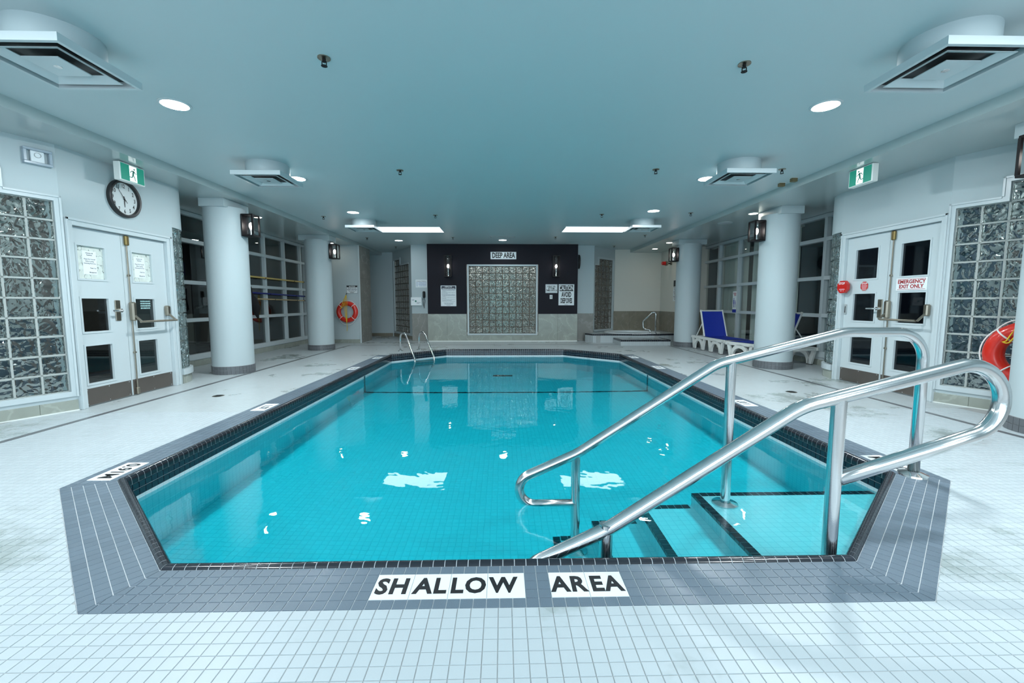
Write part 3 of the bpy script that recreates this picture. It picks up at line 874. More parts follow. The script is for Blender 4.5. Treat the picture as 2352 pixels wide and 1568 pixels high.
b = MB(); b.box(-0.33, 0.33, -0.13, -0.10, -0.012, 0); b.box(-0.33, 0.33, 0.10, 0.13, -0.012, 0); b.box(-0.33, -0.30, -0.10, 0.10, -0.012, 0); b.box(0.30, 0.33, -0.10, 0.10, -0.012, 0); b.build('frame', mat('vent_grey', (0.45,0.5,0.5), 0.5), t)
for k in range(6):
    MB().box(-0.30, 0.30, -0.095+k*0.034, -0.075+k*0.034, -0.010, -0.002).build('slat', MATS['vent_grey'], t)
for x, y, l in ((4.09, 6.33, 'small brown box sensor on the ceiling edge before the lounger-side column'), (4.10, 6.08, 'small brown box sensor with a white tab on the ceiling edge')):
    t = thing('ceiling_sensor', l, 'sensor', (x, y, ZC))
    MB().cbox(-0.05, 0.05, -0.035, 0.035, -0.006, 0, 0.002).build('base_plate', WPLAS, t)
    MB().cbox(-0.04, 0.04, -0.028, 0.028, -0.055, -0.006, 0.004).build('body', mat('brown_plastic', (0.14, 0.11, 0.05), 0.5), t)
t = thing('ceiling_speaker', 'round white ceiling speaker ring in the soffit above the loungers', 'speaker', (4.62, 8.93, ZS))
MB().lathe([(0.0001, -0.004), (0.13, -0.006), (0.15, -0.003), (0.15, 0)], 28).build('grille', TRIMW, t, smooth=True)

# ------------------------------------------------------------------ outer shell of the neighbouring rooms
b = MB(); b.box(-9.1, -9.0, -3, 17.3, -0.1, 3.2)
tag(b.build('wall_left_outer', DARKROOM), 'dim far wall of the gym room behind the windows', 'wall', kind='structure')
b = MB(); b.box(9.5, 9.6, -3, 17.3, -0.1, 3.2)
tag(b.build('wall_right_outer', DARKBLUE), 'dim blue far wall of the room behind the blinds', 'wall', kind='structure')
b = MB(); b.box(-9.1, 9.6, 17.2, 17.3, -0.1, 3.2)
tag(b.build('wall_back_outer', ROOMW), 'plain far wall of the changing room behind the glass blocks', 'wall', kind='structure')
# wall with daylight windows behind the viewpoint
b = MB(); b.box(-9.1, -4.7, -2.75, -2.6, 0, 3.1); b.box(4.9, 9.6, -2.75, -2.6, 0, 3.1); b.box(-4.7, 4.9, -2.75, -2.6, 0, 0.35); b.box(-4.7, 4.9, -2.75, -2.6, 2.65, 3.1)
tag(b.build('wall_front', WHITE), 'white wall with a wide daylight window opposite the charcoal wall', 'wall', kind='structure')
W0 = thing('window_1', 'wide daylight window with white mullions opposite the charcoal wall', 'window', (0.1, -2.68, 0.35)); W0['kind'] = 'structure'
for k in range(7):
    x = -4.77+k*1.59
    MB().box(x-0.035, x+0.035, -0.04, 0.04, 0, 2.3).build('mullion', TRIMW, W0)
for z in (0.03, 1.5, 2.27): MB().box(-4.8, 4.8, -0.035, 0.035, z-0.03, z+0.03).build('rail', TRIMW, W0)

# partitions
b = MB()
b.box(-9, -6.0, 6.75, 6.85, 0, ZS); b.box(-9, -5.72, 12.62, 12.72, 0, ZS)
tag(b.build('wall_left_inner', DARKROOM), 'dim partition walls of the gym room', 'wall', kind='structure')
b = MB()
b.box(6.3, 9.5, 6.95, 7.05, 0, ZS); b.box(6.0, 9.5, 12.75, 12.85, 0, ZS)
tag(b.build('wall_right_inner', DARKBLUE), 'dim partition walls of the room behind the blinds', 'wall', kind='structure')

# ------------------------------------------------------------------ glass block panels
BP = 0.203
blk = MB().cbox(-BP/2+0.008, BP/2-0.008, -0.04, 0.04, -BP/2+0.008, BP/2-0.008, 0.007)
blk_me = {}
def glass_block(parent, M, m=None):
    m = m or BLOCK
    if m not in blk_me:
        o = blk.build('glass_block', m, parent); blk_me[m] = o.data; o.matrix_local = M
    else: o = link('glass_block', blk_me[m], None, parent, matrix=M)
    return o
def block_panel(parent, cols, z0, thick=0.036, m=None):
    """cols = list of (x0, rows); panel stands in the local x-z plane, y=0"""
    mo = MB()
    for c, (x0, rows) in enumerate(cols):
        for r in range(rows):
            glass_block(parent, Matrix.Translation((x0+BP/2, 0, z0+(r+0.5)*BP)), m)
        for r in range(rows+1):
            mo.box(x0, x0+BP, -thick, thick, z0+r*BP-0.009, z0+r*BP+0.009)
        mo.box(x0-0.009, x0+0.009, -thick, thick, z0, z0+rows*BP)
    x0, rows = cols[-1]; mo.box(x0+BP-0.009, x0+BP+0.009, -thick, thick, z0, z0+rows*BP)
    mo.build('mortar', MORTARD if m is BLOCKF else MORTAR, parent)

def frame_poly(b, pts, w, y0, y1):
    """mitreless frame strips along the polyline of (x,z) points, w = strip width to the left"""
    for (xa, za), (xb, zb) in zip(pts, pts[1:]):
        if abs(xa-xb) < 1e-6: b.box(xa-w/2, xa+w/2, y0, y1, min(za, zb)-w/2, max(za, zb)+w/2)
        else: b.box(min(xa, xb)-w/2, max(xa, xb)+w/2, y0, y1, za-w/2, za+w/2)

# -- angled bays beside both double doors
def bay(name, wname, J, d, ncol, lab, wlab, base_lab, side):
    """J = jamb corner on plan, d = unit direction away from the door; local x runs along d, local y = -normal (room side at -y)"""
    ang = math.atan2(d[1], d[0])
    # choose orientation so that local -y faces the room
    flip = 1 if side < 0 else -1
    root = thing(name, wlab, 'wall', (J[0], J[1], 0), ang); root['kind'] = 'structure'
    f = -1 if side > 0 else 1       # room lies at local y*f>0
    def yb(a, b): return (min(a*f, b*f), max(a*f, b*f))
    x0 = 0.05; z0 = 0.215; L = 2.3
    xe = x0+ncol*BP; top1 = z0+10*BP; top2 = z0+11*BP; xs = x0+2*BP
    b = MB(); ya, yc = yb(-0.16, 0.0)
    b.box(0, L, ya, yc, 0.12, z0); b.box(0, x0, ya, yc, z0, ZS); b.box(x0, xs, ya, yc, top1, ZS); b.box(xs, L, ya, yc, top2, ZS); b.box(xe, L, ya, yc, z0, top2)
    b.build('wall_panel', WHITE, root)
    b = MB(); ya, yc = yb(0.0, 0.016)
    k = 0.055
    b.box(x0-k, x0, ya, yc, z0-k, top1+k); b.box(x0, xs-k, ya, yc, top1, top1+k); b.box(xs-k, xs, ya, yc, top1, top2+k); b.box(xs, xe, ya, yc, top2, top2+k); b.box(x0, xe, ya, yc, z0-k, z0); b.box(xe, xe+k, ya, yc, z0-k, top2+k)
    ya, yc = yb(0.016, 0.028)
    m_ = 0.018
    b.box(x0-k, x0-k+m_, ya, yc, z0-k, top1+k); b.box(x0-k, xs-k, ya, yc, top1+k-m_, top1+k); b.box(xs-k, xs-k+m_, ya, yc, top1+k, top2+k); b.box(xs-k, xe, ya, yc, top2+k-m_, top2+k)
    b.build('moulding', TRIMW, root)
    n_ = 0; x = 0.0
    while x < L-0.05:
        MB().cbox(x+0.001, x+0.299, *yb(-0.10, 0.012), 0.0, 0.12, 0.002).build('base_tile', MARB, root); x += 0.30
    n2 = 0
    MB().box(0, L, *yb(0.0, 0.02), 0.0, 0.012).build('base_cove', WPLAS, root)
    W = thing(wname, lab, 'window', (J[0], J[1], 0), ang); W['kind'] = 'structure'
    g = bpy.data.objects.new('x', None)
    cols = [(x0, 10), (x0+BP, 10)] + [(xs+i*BP, 11) for i in range(ncol-2)]
    # recess panel a little behind the wall face
    mo_parent = W
    block_panel(W, cols, z0)
    for ch in W.children: ch.location.y += -0.055*f
    bpy.data.objects.remove(g)
    return root
dl = Vector((-0.454, -0.891)).normalized(); drr = Vector((0.435, -0.900)).normalized()
bay('wall_left_bay', 'window_2', (-4.69, 4.715), dl, 5, 'stepped wavy glass block window in the angled wall beside the clock doors', 'white angled wall with a stepped moulding beside the clock doors', '', -1)
bay('wall_right_bay', 'window_3', (5.14, 4.885), drr, 7, 'stepped wavy glass block window behind the second lifebuoy and column', 'white angled wall with a stepped moulding beside the emergency exit', '', 1)

# -- side walls in front of the bays (out of frame) and portal walls with doors
b = MB(); b.box(-5.9, -5.72, -2.7, 2.66, 0, ZS)
tag(b.build('wall_left_near', WHITE), 'plain white side wall before the glass block bay on the clock side', 'wall', kind='structure')
b = MB(); b.box(6.1, 6.28, -2.7, 2.9, 0, ZS)
tag(b.build('wall_right_near', WHITE), 'plain white side wall before the glass block bay on the exit side', 'wall', kind='structure')

def portal(name, x, y0, y1, top, side, lab):
    """white wall with the double door opening y0..y1; side -1 = left wall"""
    w0, w1 = (x-0.16, x) if side < 0 else (x, x+0.16)
    ye0 = 4.715 if side < 0 else 4.885
    ye1 = 6.25 if side < 0 else 6.46
    b = MB(); b.box(w0, w1, ye0, y0-0.02, 0, ZS); b.box(w0, w1, y1+0.02, ye1, 0, ZS); b.box(w0, w1, y0-0.02, y1+0.02, top+0.02, ZS)
    tag(b.build(name, WHITE), lab, 'wall', kind='structure')
portal('wall_left', -4.69, 4.80, 6.10, 2.02, -1, 'white wall around the double doors below the clock')
portal('wall_right', 5.14, 4.95, 6.34, 2.13, 1, 'white wall around the emergency exit double doors')

# door frames
def door_frame(name, x, y0, y1, top, side, lab):
    b = MB(); s = -side
    def xx(a, c): return (min(x+a*s, x+c*s), max(x+a*s, x+c*s))
    k = 0.075
    for a0, a1 in ((y0-k, y0), (y1, y1+k)): b.cbox(*xx(-0.12, 0.03), a0, a1, 0, top+k, 0.004); 
    b.cbox(*xx(-0.12, 0.03), y0, y1, top, top+k, 0.004)
    for a0, a1 in ((y0-k, y0-k+0.025), (y1+k-0.025, y1+k)): b.cbox(*xx(0.03, 0.042), a0, a1, 0, top+k, 0.003)
    b.cbox(*xx(0.03, 0.042), y0-k, y1+k, top+k-0.025, top+k, 0.003)
    tag(b.build(name, TRIMW), lab, 'door frame', kind='structure')
door_frame('trim_3', -4.69, 4.80, 6.10, 2.02, -1, 'white door frame around the doors with paper notices')
door_frame('trim_4', 5.14, 4.95, 6.34, 2.13, 1, 'white door frame around the emergency exit doors')

def door_leaf(name, x, y0, y1, H, side, lab, panels, film=False):
    """leaf with three glazed panels; side -1: wall on the left, room at +x"""
    s = -side; yc = (y0+y1)/2; hw = (y1-y0)/2
    D = thing(name, lab, 'door', (x, yc, 0)); D['kind'] = 'structure'
    def xx(a, c): return (min(a*s, c*s), max(a*s, c*s))
    py0, py1 = panels[0][0]-yc, panels[0][1]-yc
    b = MB()
    b.box(*xx(-0.06, -0.02), -hw, py0, 0.008, H); b.box(*xx(-0.06, -0.02), py1, hw, 0.008, H)
    zz = [0.008]
    for p in sorted(panels, key=lambda q: q[2]): zz += [p[2], p[3]]
    zz.append(H)
    for a, c in zip(zz[0::2], zz[1::2]): b.box(*xx(-0.06, -0.02), py0, py1, a, c)
    b.build('leaf', TRIMW, D)
    for i, (a, c, z0, z1) in enumerate(panels):
        a -= yc; c -= yc
        MB().box(*xx(-0.045, -0.040), a, c, z0, z1).build('pane', FILM if (film and i == 0) else (PANEL if film else PANED), D)
        m = MB(); w = 0.022
        m.box(*xx(-0.045, -0.014), a, a+w, z0, z1); m.box(*xx(-0.045, -0.014), c-w, c, z0, z1); m.box(*xx(-0.045, -0.014), a+w, c-w, z0, z0+w); m.box(*xx(-0.045, -0.014), a+w, c-w, z1-w, z1)
        m.build('glazing_bead', TRIMW, D)
    k = MB().box(*xx(-0.02, -0.017), -hw+0.01, hw-0.01, 0.012, 0.205).build('kick_plate', KICK, D)
    for yy in (-hw+0.04, 0, hw-0.04):
        for zz_ in (0.03, 0.19):
            MB().box(*xx(-0.017, -0.015), yy-0.005, yy+0.005, zz_-0.005, zz_+0.005).build('screw', CHROME, k)
    return D
def lever(D, y, z, s, dy):
    def xx(a, c): return (min(a*s, c*s), max(a*s, c*s))
    p = MB().cbox(*xx(-0.02, -0.008), y-0.035, y+0.035, z-0.125, z+0.125, 0.004).build('lock_plate', STEELD, D)
    b = MB(); b.tube([(-0.008*s, y, z), (0.035*s, y, z)], 0.022, 14); b.build('rose', CHROME, p, smooth=True)
    MB().tube(fillet([(0.035*s, y, z), (0.055*s, y, z), (0.055*s, y+dy, z)], 0.015), 0.011, 10).build('lever', CHROME, p, smooth=True)
def panic(D, ya, yb_, z, s, ytop, ybot, H):
    """exit bar with case, bracket, arms and vertical rods"""
    def xx(a, c): return (min(a*s, c*s), max(a*s, c*s))
    c = MB(); c.cbox(*xx(-0.02, 0.045), ya-0.032, ya+0.032, z-0.02, z+0.22, 0.016); c.build('latch_case', STEELD, D)
    MB().cbox(*xx(-0.02, 0.035), yb_-0.028, yb_+0.028, z+0.03, z+0.17, 0.012).build('bracket', STEELD, D)
    b = MB(); y_a, y_b = ya, yb_
    for yy in (y_a, y_b): b.tube([(0.03*s, yy, z+0.05), (0.115*s, yy, z-0.03)], 0.014, 10)
    b.tube([(0.115*s, y_a-0.02, z-0.03), (0.115*s, y_b+0.02, z-0.03)], 0.014, 12)
    b.build('push_bar', STEELD, D, smooth=True)
    r = MB().tube([(-0.005*s, ya, z+0.2), (-0.005*s, ytop, H-0.1)], 0.008, 8).build('vertical_rod', STEELD, D, smooth=True)
    MB().tube([(-0.005*s, ya, z), (-0.005*s, ybot, 0.09)], 0.008, 8).build('vertical_rod', STEELD, D, smooth=True)
    MB().cbox(*xx(-0.02, 0.018), ytop-0.026, ytop+0.026, H-0.125, H-0.005, 0.01).build('top_latch', mat('worn_brass', (0.20, 0.15, 0.06), 0.4, 0.9), D)
    MB().cbox(*xx(-0.02, 0.012), ybot-0.022, ybot+0.022, 0.012, 0.10, 0.008).build('bottom_latch', STEELD, D)
    for zz_ in (z+0.55, z-0.42): MB().cbox(*xx(-0.02, 0.008), ya-0.014, ya+0.014, zz_-0.012, zz_+0.012, 0.003).build('rod_guide', STEELD, D)
D1 = door_leaf('door_1', -4.69, 4.803, 5.425, 2.015, -1, 'white door with a marble film panel, paper notice and lever handle', [(4.85, 5.22, 1.43, 1.84), (4.85, 5.22, 0.83, 1.25), (4.85, 5.22, 0.24, 0.71)], film=True)
lever(D1, 5.31-5.114, 1.085, 1, -0.13)
D2 = door_leaf('door_2', -4.69, 5.432, 6.097, 2.015, -1, 'white door with a marble film panel, paper notice and exit bar beside the clock', [(5.55, 5.89, 1.43, 1.84), (5.55, 5.89, 0.83, 1.25), (5.55, 5.89, 0.24, 0.71)], film=True)
panic(D2, 5.49-5.7645, 6.05-5.7645, 0.97, 1, 5.49-5.7645, 5.49-5.7645, 2.015)
D3 = door_leaf('door_3', 5.14, 5.648, 6.337, 2.125, 1, 'white exit door with dark panes, red stop sticker and lever handle', [(5.79, 6.20, 1.50, 1.96), (5.79, 6.20, 0.90, 1.33), (5.79, 6.20, 0.28, 0.71)])
lever(D3, 5.72-5.9925, 1.10, -1, 0.14)
D4 = door_leaf('door_4', 5.14, 4.953, 5.641, 2.125, 1, 'white exit door with dark panes, emergency sign and exit bar', [(5.08, 5.49, 1.50, 1.96), (5.08, 5.49, 0.90, 1.33), (5.08, 5.49, 0.28, 0.71)])
panic(D4, 5.58-5.297, 5.05-5.297, 0.99, -1, 5.58-5.297, 5.58-5.297, 2.125)

# paper notices on the film panels
def notice(x, y, z, lab):
    t = thing('paper_notice', lab, 'notice', (x, y, z))
    w, h = 0.165, 0.265
    MB().box(0, 0.0012, -w/2, w/2, -h/2, h/2).build('sheet', PAPER, t)
    for body, zz, yy in (('Attention All', 0.108, 0), ('Residents', 0.086, 0), ('Please Dry Yourself', 0.04, 0), ('Before Leaving', 0.016, 0), ('Swimming Pool Area', -0.008, 0), ('Thank You', -0.06, 0.035), ('Management', -0.108, 0.03)):
        letters(t, body, (0.0018, yy, zz), 0.0175, INK, '+x', bold=0.01, ext=0.0002, sx=0.95)
notice(-4.729, 5.03, 1.635, 'white paper notice in the marble film panel of the door with the lever handle')
notice(-4.729, 5.70, 1.635, 'white paper notice in the marble film panel of the door with the exit bar')
# etched lettering on the middle pane of door_2
b = MB()
for k in range(4):
    yy = -0.075
    while yy < 0.075:
        w = random.uniform(0.012, 0.03); b.box(-0.0385, -0.038, yy-0.02, min(yy+w, 0.08)-0.02, 1.19-k*0.03, 1.208-k*0.03); yy += w+0.006
b.build('etched_lettering', mat('etched_glass_print', (0.35, 0.55, 0.55), 0.6), D2)

# stickers and signs on the exit doors
def octo(r): return [(r*math.cos(R(22.5+45*k)), r*math.sin(R(22.5+45*k))) for k in range(8)]
t = thing('stop_sticker', 'small red octagonal STOP sticker on the exit door', 'sticker', (5.158, 6.0, 1.415))
MB().xprism([(a, c) for a, c in octo(0.075)], -0.0012, 0.0).build('border', mat('grey_sticker_border', (0.4, 0.4, 0.4), 0.5), t)
MB().xprism([(a, c) for a, c in octo(0.066)], -0.0018, -0.001).build('face', REDP, t)
letters(t, 'STOP', (-0.0024, 0, 0.035), 0.036, INKW, '-x', bold=0.02, ext=0.0002)
b = MB()
for k in range(4): b.box(-0.0024, -0.0018, -0.045+0.008*(k > 1)*k/2, 0.045-0.008*(k > 1)*k/2, 0.006-k*0.019, 0.012-k*0.019)
b.build('fine_print', INKW, t)
t = thing('door_alarm', 'red octagonal STOP door alarm box at the exit door edge', 'alarm', (5.135, 6.30, 1.415))
MB().xprism([(a*1.0, c*1.0) for a, c in octo(0.098)], -0.06, -0.015).build('housing', REDP, t)
letters(t, 'STOP', (-0.0606, 0.005, 0.05), 0.045, INKW, '-x', bold=0.02, ext=0.0002)
b = MB(); b.box(-0.0606, -0.06, -0.05, 0.05, -0.038, -0.032); b.box(-0.0606, -0.06, -0.035, -0.02, -0.062, -0.055); b.box(-0.0606, -0.06, 0.0, 0.03, -0.062, -0.055)
b.build('fine_print', INKW, t)
t = thing('emergency_sign', 'white EMERGENCY EXIT ONLY sign with red lettering on the exit door', 'sign', (5.158, 5.30, 1.415))
MB().cbox(-0.004, 0.0, -0.205, 0.205, -0.08, 0.08, 0.001).build('plate', SIGNW, t)
letters(t, 'EMERGENCY', (-0.0046, 0, 0.03), 0.064, INKR, '-x', bold=0.035, ext=0.0003)
letters(t, 'EXIT ONLY', (-0.0046, 0, -0.03), 0.064, INKR, '-x', bold=0.035, ext=0.0003)
b = MB(); b.box(-0.0048, -0.004, -0.185, 0.185, 0.062, 0.067); b.box(-0.0048, -0.004, -0.185, 0.185, -0.067, -0.062); b.build('red_line', INKR, t)
t = thing('door_contact', 'small grey door contact on the exit door below the alarm', 'contact', (5.158, 6.30, 1.08))
MB().cbox(-0.012, 0, -0.02, 0.02, -0.075, 0.075, 0.004).build('plate', mat('grey_plastic', (0.35,0.38,0.38), 0.4), t)
MB().cbox(-0.016, -0.012, -0.012, 0.012, -0.05, 0.05, 0.002).build('cover', CHROME, t)

# ---- curved glass block returns beyond the doors
def arc_return(wname, bname, cx, cy, r, side, lab, wl):
    """quarter round of glass blocks that turns from the door wall back to the window wall"""
    z0 = 0.215
    W = thing(wname, lab, 'window', (cx, cy, 0)); W['kind'] = 'structure'
    ncol = 4; da = (math.pi/2)/ncol
    mo = MB()
    for c in range(ncol):
        a = (c+0.5)*da
        for rw in range(10):
            p = (-side*-1*0, 0, 0)
            x = -side*r*math.cos(a)*1.0; y = r*math.sin(a)
            M = Matrix.Translation((x, y, z0+(rw+0.5)*BP)) @ Matrix.Rotation(math.atan2(y, x)-math.pi/2, 4, 'Z') @ Matrix.Scale(2*r*math.tan(da/2)/BP*0.97, 4, (1, 0, 0))
            glass_block(W, M)
    pts = []
    for rw in range(11):
        path = [(-side*(r-0.02)*math.cos(R(q)), (r-0.02)*math.sin(R(q)), z0+rw*BP) for q in range(0, 91, 6)]
        mo.tube(path, 0.012, 6)
    for c in range(ncol+1):
        a = c*da; mo.tube([(-side*(r-0.02)*math.cos(a), (r-0.02)*math.sin(a), z0), (-side*(r-0.02)*math.cos(a), (r-0.02)*math.sin(a), z0+10*BP)], 0.012, 6)
    mo.build('mortar', MORTAR, W)
    B = thing(bname, wl, 'wall', (cx, cy, 0)); B['kind'] = 'structure'
    def sector(b, r0, r1, z0_, z1_):
        p = [(-side*r1*math.cos(R(q)), r1*math.sin(R(q))) for q in range(0, 91, 6)] + [(-side*r0*math.cos(R(q)), r0*math.sin(R(q))) for q in range(90, -1, -6)]
        b.prism(p, z0_, z1_)
    b = MB(); sector(b, r-0.1, r+0.05, z0+10*BP, ZS); b.build('upper_wall', WHITE, B, smooth=True)
    b = MB(); sector(b, r-0.1, r+0.08, 0.13, z0); b.build('curb', TRIMW, B, smooth=True)
    b = MB(); sector(b, r-0.1, r+0.06, 0.0, 0.13); b.build('base_tiles', MARB, B, smooth=True)
    b = MB()
    xr = -side*0.0; x2 = side*0.62
    b.box(min(0, x2), max(0, x2), r-0.08, r+0.05, 0, ZS); b.build('return_wall', WHITE, B)
arc_return('window_4', 'wall_left_return', -5.24, 6.25, 0.50, -1, 'curved column of glass blocks between the clock doors and the gym windows', 'white curved wall return above the glass blocks beside the clock doors')
arc_return('window_5', 'wall_right_return', 5.69, 6.46, 0.50, 1, 'curved column of glass blocks between the exit doors and the blinds', 'white curved wall return above the glass blocks beside the exit doors')

# ------------------------------------------------------------------ window walls
def window_wall(wname, bname, x, y0, y1, mull, rails, side, lab, blab):
    s = -side
    W = thing(wname, lab, 'window', (x, y0, 0)); W['kind'] = 'structure'
    def xx(a, c): return (min(a*s, c*s), max(a*s, c*s))
    zb, zt = rails[0], ZS
    for y in mull: MB().cbox(*xx(-0.09, 0.02), y-y0-0.035, y-y0+0.035, zb, zt, 0.004).build('mullion', TRIMW, W)
    for z in rails: MB().cbox(*xx(-0.09, 0.018), 0, y1-y0, z-0.035 if z != rails[0] else z-0.07, z+0.035, 0.004).build('rail', TRIMW, W)
    for a, c in zip(mull, mull[1:]):
        for z0, z1 in zip(rails, rails[1:]):
            MB().box(*xx(-0.055, -0.049), a-y0+0.03, c-y0-0.03, z0+0.03, z1-0.03).build('pane', PANE if side < 0 else PANEB, W)
    b = MB(); b.box(*xx(-0.14, 0.0), 0, y1-y0, 0, zb-0.06)
    B = tag(b.build(bname, TRIMW, loc=(x, y0, 0)), blab, 'baseboard', kind='structure')
    y = 0
    while y < y1-y0-0.02:
        MB().cbox(*xx(0.0, 0.014), y+0.001, min(y+0.299, y1-y0), 0, 0.11, 0.002).build('base_tile', MARB, B); y += 0.3
window_wall('window_6', 'baseboard_left', -5.72, 6.72, 12.55, [6.75, 7.68, 8.61, 9.54, 10.46, 11.38, 12.28], [0.19, 0.86, 1.55, 2.30, 2.79], -1, 'white framed gym windows behind the columns with hanging poles', 'beige marble tile base below the gym windows')
window_wall('window_7', 'baseboard_right', 6.0, 6.95, 12.75, [6.98, 7.90, 8.82, 9.66, 10.80, 11.80, 12.70], [0.22, 0.94, 1.64, 2.36, 2.79], 1, 'white framed windows with vertical blinds behind the loungers', 'beige marble tile base below the blinds windows')
# filler between return and window wall
# vertical blinds behind the lounger side windows
VB = thing('vertical_blind', 'pale vertical blinds hanging behind the lounger windows', 'blind', (6.22, 8.85, 0.15))
bs = None
y = 8.95; k = 0
while y < 12.6:
    open_ = (9.66 < y < 9.9) or (10.55 < y < 10.78) or (y > 12.3)
    t_ang = R(66) if (10.80 < y < 11.80) else R(18+16*math.sin(k*1.7))
    if not open_:
        if bs is None:
            o = MB().box(-0.002, 0.002, -0.050, 0.050, 0.0, 2.6).build('blind_slat', BLIND, VB); bs = o.data
        else: o = link('blind_slat', bs, None, VB)
        o.location = (0, y-8.85, 0); o.rotation_euler = (0, 0, t_ang)
    y += 0.118; k += 1
MB().box(-0.04, 0.04, 0, 3.8, 2.60, 2.64).build('head_track', WPLAS, VB)
for nm, x0, x1, l in (('wall_left_backdrop', -7.3, -7.2, 'pale corridor wall with a dark dado added for contrast behind the clock side glass blocks'), ('wall_right_backdrop', 7.7, 7.8, 'pale corridor wall with a dark dado added for contrast behind the exit side glass blocks')):  # backdrops added to give the glass blocks light and dark to refract
    o = tag(MB().box(x0, x1, 0.5, 6.75, 0.75, ZS).build(nm, CORRW), l, 'wall', kind='structure')
    MB().box(x0-0.01, x1+0.01, 0.5, 6.75, 0.0, 0.75).build('band', DARKBLUE, o)
    for k in range(5): MB().box(x0-0.012, x1+0.012, 1.0+k*1.2, 1.35+k*1.2, 0.95, 2.2).build('dark_panel', DARKROOM, o)  # flat dark panels proud of the wall, added as contrast through the glass
# rooms behind: lamps and some contents
for x, y, z, l in ((-7.2, 9.6, ZS, 'round lamp in the gym ceiling behind the poles'), (-7.2, 7.8, ZS, 'round lamp in the gym ceiling behind the near column'), (7.4, 8.2, ZS, 'round lamp in the blue room behind the exit-side column')):
    down_light(x, y, z, 0.09, E_SOFF, l, None)
    
for x, y, l in ((-6.3, 3.7, 'round fill lamp added in the corridor behind the glass block bay of the clock side'), (-6.6, 5.5, 'round fill lamp added in the corridor behind the clock doors'), (6.9, 3.9, 'round fill lamp added in the corridor behind the glass block bay of the exit side'), (7.4, 5.4, 'round fill lamp added in the corridor behind the exit doors')):
    down_light(x, y, ZS, 0.10, E_FILL, l, None)  # fill lamps added to brighten the glass blocks from behind

t = thing('wall_poster', 'white poster with a dark leg drawing behind the gym window', 'poster', (-6.6, 9.05, 1.2))
t.rotation_euler = (0, 0, R(-35))
MB().box(-0.24, 0.24, 0, 0.004, -0.34, 0.34).build('sheet', PAPER, t)
b = MB(); b.M = Matrix.Translation((0, -0.002, 0))
b.add([(-0.02,0,0.26),(0.06,0,0.28),(0.05,0,0.05),(0.12,0,-0.16),(0.0,0,-0.2),(-0.12,0,-0.18),(-0.02,0,-0.12),(-0.06,0,0.06)], [tuple(range(8))]); b.build('drawing', INK, t)
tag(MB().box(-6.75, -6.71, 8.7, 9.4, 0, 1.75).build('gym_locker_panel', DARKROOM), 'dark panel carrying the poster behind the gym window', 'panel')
t = thing('treadmill', 'dark treadmill behind the gym windows', 'treadmill', (-7.3, 10.6, 0))
MB().cbox(-0.38, 0.38, -0.8, 0.8, 0.02, 0.16, 0.03).build('deck', BLACKP, t)
for s in (-0.34, 0.34): MB().tube([(s, 0.55, 0.15), (s, 0.75, 1.15), (s, 0.2, 1.05)], 0.03, 8).build('upright', mat('grey_plastic', (0.35,0.38,0.38), 0.4), t, smooth=True)
MB().cbox(-0.36, 0.36, 0.62, 0.78, 1.1, 1.42, 0.03).build('console', BLACKP, t)
tag(MB().box(-8.98, -8.95, 11.0, 12.3, 1.2, 2.3).build('blue_wall_panel', mat('blue_wall_paint', (0.03, 0.035, 0.22), 0.6)), 'blue panel on the far gym wall', 'panel')

# ------------------------------------------------------------------ columns
def column(x, y, cap, lab, short):
    t = thing('column', lab, 'column', (x, y, 0), group='round white columns')
    MB().lathe([(0.31, 0.135), (0.31, 2.72)], 56).build('shaft', WHITE, t, smooth=True)
    n = 36; a = 2*math.pi/n
    MB().lathe([(0.314, 0.0), (0.314, 0.135), (0.30, 0.135)], 56).build('base_mortar', GROUT, t, smooth=True, ang=30)
    global ctile
    for r in range(2):
        for k in range(n):
            if ctile is None:
                b = MB(); w = 0.318*math.tan(a/2)-0.0012
                b.add([(0.312,-w,0.001),(0.312,w,0.001),(0.312,w,0.0645),(0.312,-w,0.0645),(0.319,-w+0.001,0.002),(0.319,w-0.001,0.002),(0.319,w-0.001,0.0635),(0.319,-w+0.001,0.0635)],
                      [(4,5,6,7),(0,1,5,4),(1,2,6,5),(2,3,7,6),(3,0,4,7)])
                o = b.build('base_tile', STRIPE, t); ctile = o.data
            else: o = link('base_tile', ctile, None, t)
            o.location = (0, 0, 0.0675*r); o.rotation_euler = (0, 0, a*k)
    if cap: MB().cbox(-cap[0], cap[0], -cap[1], cap[1], 2.70, ZS, 0.003).build('capital', WHITE, t)
    return t
ctile = None
COLS = [(-4.60, 7.30, (0.2, 0.33), 'thick white round column with a grey tile base before the gym windows'),
        (-4.62, 10.88, (0.37, 0.22), 'white round column with a grey tile base near the hanging lifebuoy wall'),
        (4.95, 7.64, (0.2, 0.33), 'thick white round column with a grey tile base beside the loungers'),
        (4.97, 11.40, (0.37, 0.22), 'white round column with a grey tile base beside the spa'),
        (5.02, 3.66, (0.25, 0.36), 'white round column with a grey tile base beside the second lifebuoy')]
for x, y, cap, l in COLS: column(x, y, cap, l, '')

